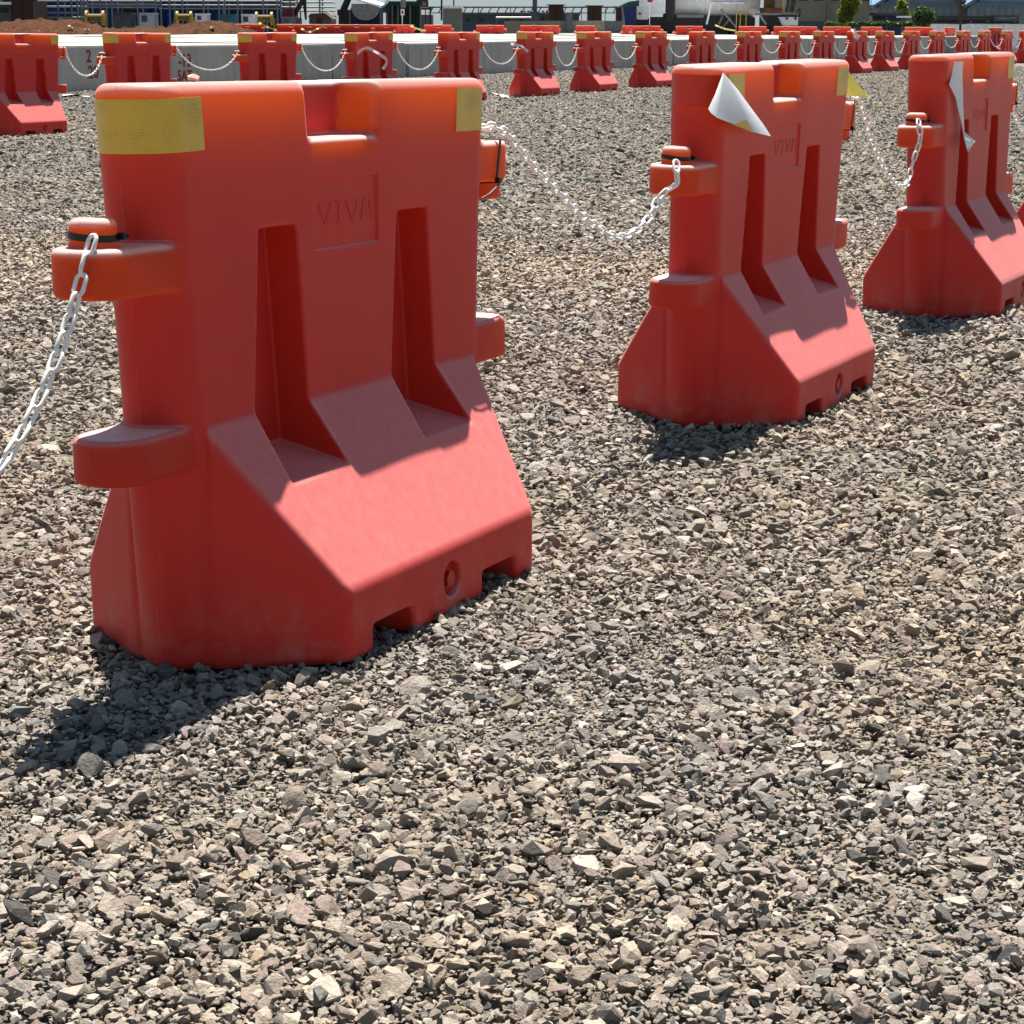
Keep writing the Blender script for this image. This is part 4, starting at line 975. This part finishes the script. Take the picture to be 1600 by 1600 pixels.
part(t, 'hook', MB().tube([at(1244, 20, 98.9), at(1249, 13, 98.8), at(1250, 21, 98.8), at(1248, 26, 98.8)], .07), DK); part(t, 'underside_shade', pbox(1190, 1246, 23, 62, 99.3, 1.2), DK); part(t, 'support', pbox(1194, 1200, 23, 39, 99.1, .4, True), DK); part(t, 'support', pbox(1226, 1240, 34, 39, 99.1, .4, True), DK); part(t, 'strut', pbar(1188, 24, 1197, 38, 98.9, .06), G_); clean(t)  # includes a dark box added to fill the shade beneath the pump
t = thing('trestle', 'small yellowish steel trestle between the truck and the pump', 'trestle', 1158, 94)
for x in (1150, 1156, 1165): part(t, 'leg', pbox(x, x+1.6, 20, 39, 94, .06, True), YE); part(t, 'leg', pbox(x, x+1.6, 20, 39, 95, .06, True), YE)
part(t, 'top', pbox(1147, 1169, 18, 21, 93.9, 1.2), mat('olive_paint', (.24, .22, .10), .6)); clean(t)
# buildings on the right
t = thing('beige_building', 'plain beige rendered building behind the leafy shrub', 'building', 1300, 122)
part(t, 'wall', pbox(1243, 1363, -90, 39, 122, 12, True), BG); part(t, 'plinth', pbox(1243, 1363, 34, 39, 121.9, .1, True), GY)
for x in (1248, 1272, 1299, 1346): w_ = part(t, 'window', pbox(x, x+14, -14, 1, 121.95, .1), DK)
part(t, 'pilaster', pbox(1294, 1297, -90, 39, 121.85, .2, True), BG); part(t, 'parapet', pbox(1241, 1365, -96, -90, 121.7, 12.6), BG); part(t, 'downpipe', pbox(1361, 1364, -60, 18, 121.7, .12), DK); clean(t)
def gable(x0, x1, ya, ye, yb, D, label, dep=22):
    t = thing('warehouse', label, 'warehouse', (x0+x1)/2, D, 'blue grey warehouses on the right'); X0, X1 = at(x0, 0, D).x, at(x1, 0, D).x; za, ze = at(0, ya, D).z, at(0, ye, D).z; xm = (X0+X1)/2; RX = Matrix.Rotation(math.pi/2, 4, 'X')
    part(t, 'wall', MB().prism([(X0, 0), (X1, 0), (X1, ze), (xm, za-.2), (X0, ze)], -D-dep, -D, RX), mat('warehouse_sheet', (.17, .205, .23), .75, scale=1.2))
    part(t, 'roof', MB().prism([(X0-.3, ze-.05), (X0-.3, ze+.15), (xm, za+.15), (X1+.3, ze+.15), (X1+.3, ze-.05), (xm, za-.1)], -D-dep-.3, -D+.35, RX), mat('warehouse_roof', (.11, .18, .26), .6))
    part(t, 'upper_band', pbox(x0+2, x1-2, ye-1, ye+4, D-.06, .05), mat('warehouse_band', (.10, .17, .26), .6))
    n_ = int((x1-x0)/11)
    for k in range(n_): part(t, 'cladding_rib', pbox(x0+4+k*11, x0+4.6+k*11, ye+5, 24, D-.05, .05), mat('warehouse_sheet', (.19, .225, .25)))
    part(t, 'door', pbox((x0+x1)/2-8, (x0+x1)/2+8, 25, 39, D-.07, .06, True), DK); clean(t)
gable(1372, 1510, -46, 5, 39, 135, 'left one of the two blue grey gabled warehouses, behind the round bush'); gable(1513, 1655, -46, 5, 39, 134, 'right one of the two blue grey gabled warehouses at the right edge')
t = thing('parked_lorry', 'dark flatbed lorry parked below the warehouses', 'lorry', 1530, 118)
part(t, 'bed', pbox(1465, 1593, 25, 31, 118, 2.2), mat('lorry_green', (.035, .045, .045), .5)); part(t, 'cab', pbox(1553, 1593, 23.5, 33, 117.8, 2.4), mat('lorry_grey', (.07, .085, .09), .45)); part(t, 'window', pbox(1558, 1588, 27, 30, 117.75, .04), mat('lorry_glass', (.14, .16, .165), .2))
for x in (1475, 1495, 1530, 1570, 1586): p_ = at(x, 39, 118); part(t, 'wheel', MB().bar((p_.x, 117.9, .48), (p_.x, 118.2, .48), .48, 18), DK)
for x in (1516, 1542, 1584): part(t, 'lamp', pbox(x, x+3, 32.5, 34.5, 117.7, .05), G_)
part(t, 'chassis', pbox(1465, 1592, 31, 36, 118.3, 1.6), DK); clean(t)
t = thing('kerb_wall', 'low whitish kerb wall running in front of the parked lorry', 'kerb', 1530, 105)
for k in range(6): part(t, 'kerb_stone', pbox(1456+k*28, 1483.6+k*28, 37.6+(.4 if k % 2 else 0), 44, 105, .35, True), WH)
clean(t)
t = thing('blue_cabin', 'small dark blue cabin beyond the hedge', 'cabin', 1390, 124); part(t, 'wall', pbox(1376, 1409, 24, 39, 124, 3, True), mat('navy_paint', (.02, .045, .10), .6)); part(t, 'roof', pbox(1364, 1411, 20, 24, 123.6, 4), SB); part(t, 'door', pbox(1383, 1388, 26, 39, 123.95, .06, True), GY); clean(t)
t = thing('white_awning', 'short white awning left of the round bush', 'awning', 1416, 112); part(t, 'top', pbox(1407, 1426, 25, 27.5, 112, 1.2), WH)
for x in (1409, 1424): part(t, 'post', pbox(x, x+1, 27.5, 39, 112.1, .06, True), G_)
clean(t)
t = thing('lattice_mast', 'thin lattice mast seen against the sky beside the beige building', 'mast', 1373, 150)
for x in (1369, 1374): part(t, 'leg', pbox(x, x+.7, -40, 39, 150, .05, True), SB)
for k in range(9): part(t, 'brace', pbar(1369+(k % 2)*5, 38-k*8, 1374-(k % 2)*5, 30-k*8, 150, .02), SB)
clean(t)
# vegetation
def leaf_mat(name, c):
    m, n, l, b = new_mat(name); out = n['Material Output']; oi = N(n, 'ShaderNodeNewGeometry')
    r = ramp(n, [(0, tuple(k*.55 for k in c)), (1, tuple(k*1.5 for k in c))]); l.new(oi.outputs['Random Per Island'], r.inputs[0]); l.new(r.outputs[0], b.inputs['Base Color']); b.inputs['Roughness'].default_value = .55
    tr = N(n, 'ShaderNodeBsdfTranslucent'); tr.inputs['Color'].default_value = (c[0]*2.4, c[1]*2.2, c[2]*1.2, 1); mx = N(n, 'ShaderNodeMixShader'); mx.inputs[0].default_value = .3
    l.new(b.outputs[0], mx.inputs[1]); l.new(tr.outputs[0], mx.inputs[2]); l.new(mx.outputs[0], out.inputs['Surface']); return m
L1 = leaf_mat('leaf_bright', (.11, .15, .02)); L2 = leaf_mat('leaf_dark', (.028, .06, .018)); BK = mat('bark', (.05, .035, .025), .9)
def plant(name, label, cat, blobs, D, n_leaf, size, m_, trunk, seed):
    r = random.Random(seed); t = thing(name, label, cat, trunk[0], D); mb = MB()
    for x, y, rx, ry in blobs:
        c = at(x, y, D); RX, RZ = px2m(rx, D), px2m(ry, D)
        for _ in range(int(n_leaf*rx*ry/120)+8):
            d = Vector((r.gauss(0, 1), r.gauss(0, 1), r.gauss(0, 1))).normalized()*r.uniform(.35, 1.05)
            p = c+Vector((d.x*RX, d.y*RX, d.z*RZ)); s = size*r.uniform(.6, 1.4)
            a = Vector((r.gauss(0, 1), r.gauss(0, 1), r.gauss(0, .6))).normalized(); b = a.cross(Vector((r.gauss(0, 1), r.gauss(0, 1), r.gauss(0, 1)))).normalized()
            mb.add([p-a*s, p-b*s*.45, p+a*s, p+b*s*.45], [(0, 1, 2, 3)])
    part(t, 'crown', mb, m_)
    X = at(trunk[0], 39, D).x; z1 = at(0, trunk[1], D).z
    part(t, 'trunk', MB().bar((X, D, 0), (X+trunk[2], D, max(.3, z1)), trunk[3], 8, trunk[3]*.5), BK)
    for x, y, rx, ry in blobs[:6]: part(t, 'limb', MB().bar((X+trunk[2]*.6, D, max(.2, z1*.7)), at(x, y, D), trunk[3]*.4, 5, .01), BK)
    clean(t)
plant('leafy_shrub', 'tall bright green leafy shrub against the beige building', 'shrub', [(1326, 4, 12, 9), (1333, 14, 8, 8), (1316, 20, 7, 7), (1322, 28, 11, 9), (1318, 36, 10, 6), (1338, 2, 6, 6), (1327, -10, 12, 8)], 112, 900, .11, L1, (1324, 16, .05, .06), 1)
plant('round_bush', 'dark green round clipped bush in front of the left warehouse', 'bush', [(1443, 26, 17, 14), (1440, 18, 10, 8), (1448, 20, 10, 8)], 108, 1500, .09, L2, (1443, 30, 0, .07), 2)
plant('young_tree', 'sparse young tree with pale leaves left of the round bush', 'tree', [(1412, 8, 7, 6), (1405, 14, 6, 5), (1416, 16, 5, 6), (1408, 2, 6, 5), (1420, 24, 5, 5)], 116, 260, .10, L1, (1412, 10, .02, .05), 3)
plant('low_hedge', 'low dark hedge running behind the far barriers at the right', 'hedge', [(1330+k*9, 37.5, 6.5, 3.8) for k in range(11)], 102, 1500, .09, L2, (1375, 38, 0, .05), 4)
plant('planter_bush', 'low dark bush beside the beige building plinth', 'bush', [(1296, 37, 8, 4), (1306, 38, 6, 3)], 104, 900, .09, L2, (1298, 38, 0, .04), 5)
t = thing('bare_tree', 'bare forked tree trunk in front of the warehouse gap', 'tree', 1503, 100)
X = at(1501, 39, 100).x
part(t, 'trunk', MB().tube([(X, 100, 0), at(1501, 30, 100), at(1500, 8, 100), at(1497, 1, 100), at(1490, -14, 100)], .055, 8), BK); part(t, 'limb', MB().tube([at(1500.5, 36, 100), at(1505, 16, 100), at(1507, 4, 100), at(1512, -10, 100)], .04, 7), BK); part(t, 'limb', MB().tube([at(1500, 8, 100), at(1502, -2, 100), at(1503, -16, 100)], .035, 7), BK); part(t, 'twig', MB().tube([at(1507, 5, 100), at(1502, -1, 100), at(1499, -8, 100)], .02, 6), BK); clean(t)

# second line of barriers beyond the concrete blocks
VFAR = barrier_meshes(.026, '_distant'); FAR, KEEP = VFAR, FAR
RW = [(387, .2), (455, .15), (484, .1), (527, .25), (558, .1), (603, .35), (632, .9), (684, .4), (766, .3), (833, .5), (860, .9), (915, .8), (985, .9), (1010, .2), (1077, .3), (1176, .25), (1228, .5), (1254, .1), (1308, .2), (1362, .6), (1436, .2), (1485, 1.0), (1556, .9)]
PL = ['below the yellow drum', 'below the navy tarpaulin', 'left of the low grey shed', 'below the black crane boom', 'below the grey tarpaulin tent', 'left of the pale sign post', 'below the pale sign post', 'below the maroon conical tower', 'below the white pipe rail', 'left of the chimney foot', 'below the first steel block', 'below the second steel block', 'below the blue tarpaulin stack', 'below the truck cab', 'below the truck tank', 'below the steel trestle', 'below the pump bumper', 'below the beige building corner', 'below the leafy shrub', 'in front of the hedge', 'below the round bush', 'below the bare tree', 'in front of the kerb wall']
for (x, a), w_ in zip(RW, PL):
    D = 92+random.uniform(-2, 2); p = at(x, 39, D)
    barrier((p.x, D, .10), (0, 0, a*1.1), 'red barrier showing only its top beyond the concrete blocks, %s' % w_, 'second line of barriers beyond the concrete blocks', coarse=True, near_tape='none', far_tape='none', ties=(False, False))
FAR = KEEP
gb = MB(); gb.box((-34, 88.5, -.02), (40, 97, .10)); o = gb.build('ground_bank', simple('shaded_packed_earth', (.05, .036, .026), .95, .3, 2, spec=.05)); tag(o, kind='structure')  # earth colour darkened to stand in for the truck's shadow
ribbon('warning_ribbon', [(404, 35, 0), (415, 41, -.2), (432, 47, 0)], 90, .10, M['ribbon_y'], 'yellow ribbon slanting down below the right yellow drum')
ribbon('warning_ribbon', [(470, 44, 0), (482, 50, -.2), (496, 45, 0), (510, 38, .1)], 90, .09, M['ribbon_y'], 'yellow ribbon sagging below the low grey shed')
ribbon('warning_ribbon', [(641, 40, 0), (652, 45, -.2), (666, 48, 0)], 90, .09, M['ribbon_y'], 'yellow ribbon sagging below the maroon tower')
ribbon('warning_ribbon', [(1117, 39, 0), (1133, 45, -.2), (1150, 48, 0)], 90, .08, M['ribbon_y'], 'pale ribbon sagging below the truck tank')

# ------------------------------------------------------------------ bits on the ground
def gpt(x, y, z=.012):
    r = ray(x, y); return Vector((0, 0, H_CAM))+r*((z-H_CAM)/r.z)
cb = MB().tube(curve_points([gpt(1526, 527), gpt(1550, 525), gpt(1575, 530), gpt(1604, 531), gpt(1640, 536)], .03), .006, 6).build('cable', M['black'], None, True); tag(cb, 'short black cable lying on the gravel at the right edge', 'cable')
tw = MB().tube(curve_points([gpt(243, 1604, .02), gpt(262, 1588, .024), gpt(283, 1578, .026), gpt(303, 1573, .022)], .01), .0022, 6).build('twig', simple('twig', (.07, .055, .045), .8), None, True); tag(tw, 'thin dark twig on the gravel at the bottom left', 'twig')
def litter(pts, label, h_=.03):
    rows = [[gpt(x, y, h_*(.3+.7*((i+j) % 2))) for i, (x, y) in enumerate(r)] for j, r in enumerate(pts)]
    o = sheet('paper_scrap', rows, M['paper'], None); tag(o, label, 'litter')
litter([[(766, 143), (778, 147), (793, 149)], [(772, 146), (782, 151), (795, 152.5)]], 'white scrap lying beside the sixth far barrier')
litter([[(97, 148), (118, 147), (140, 150)], [(98, 149.5), (118, 149), (140, 151.5)]], 'white strip lying at the foot of the concrete blocks', .05)
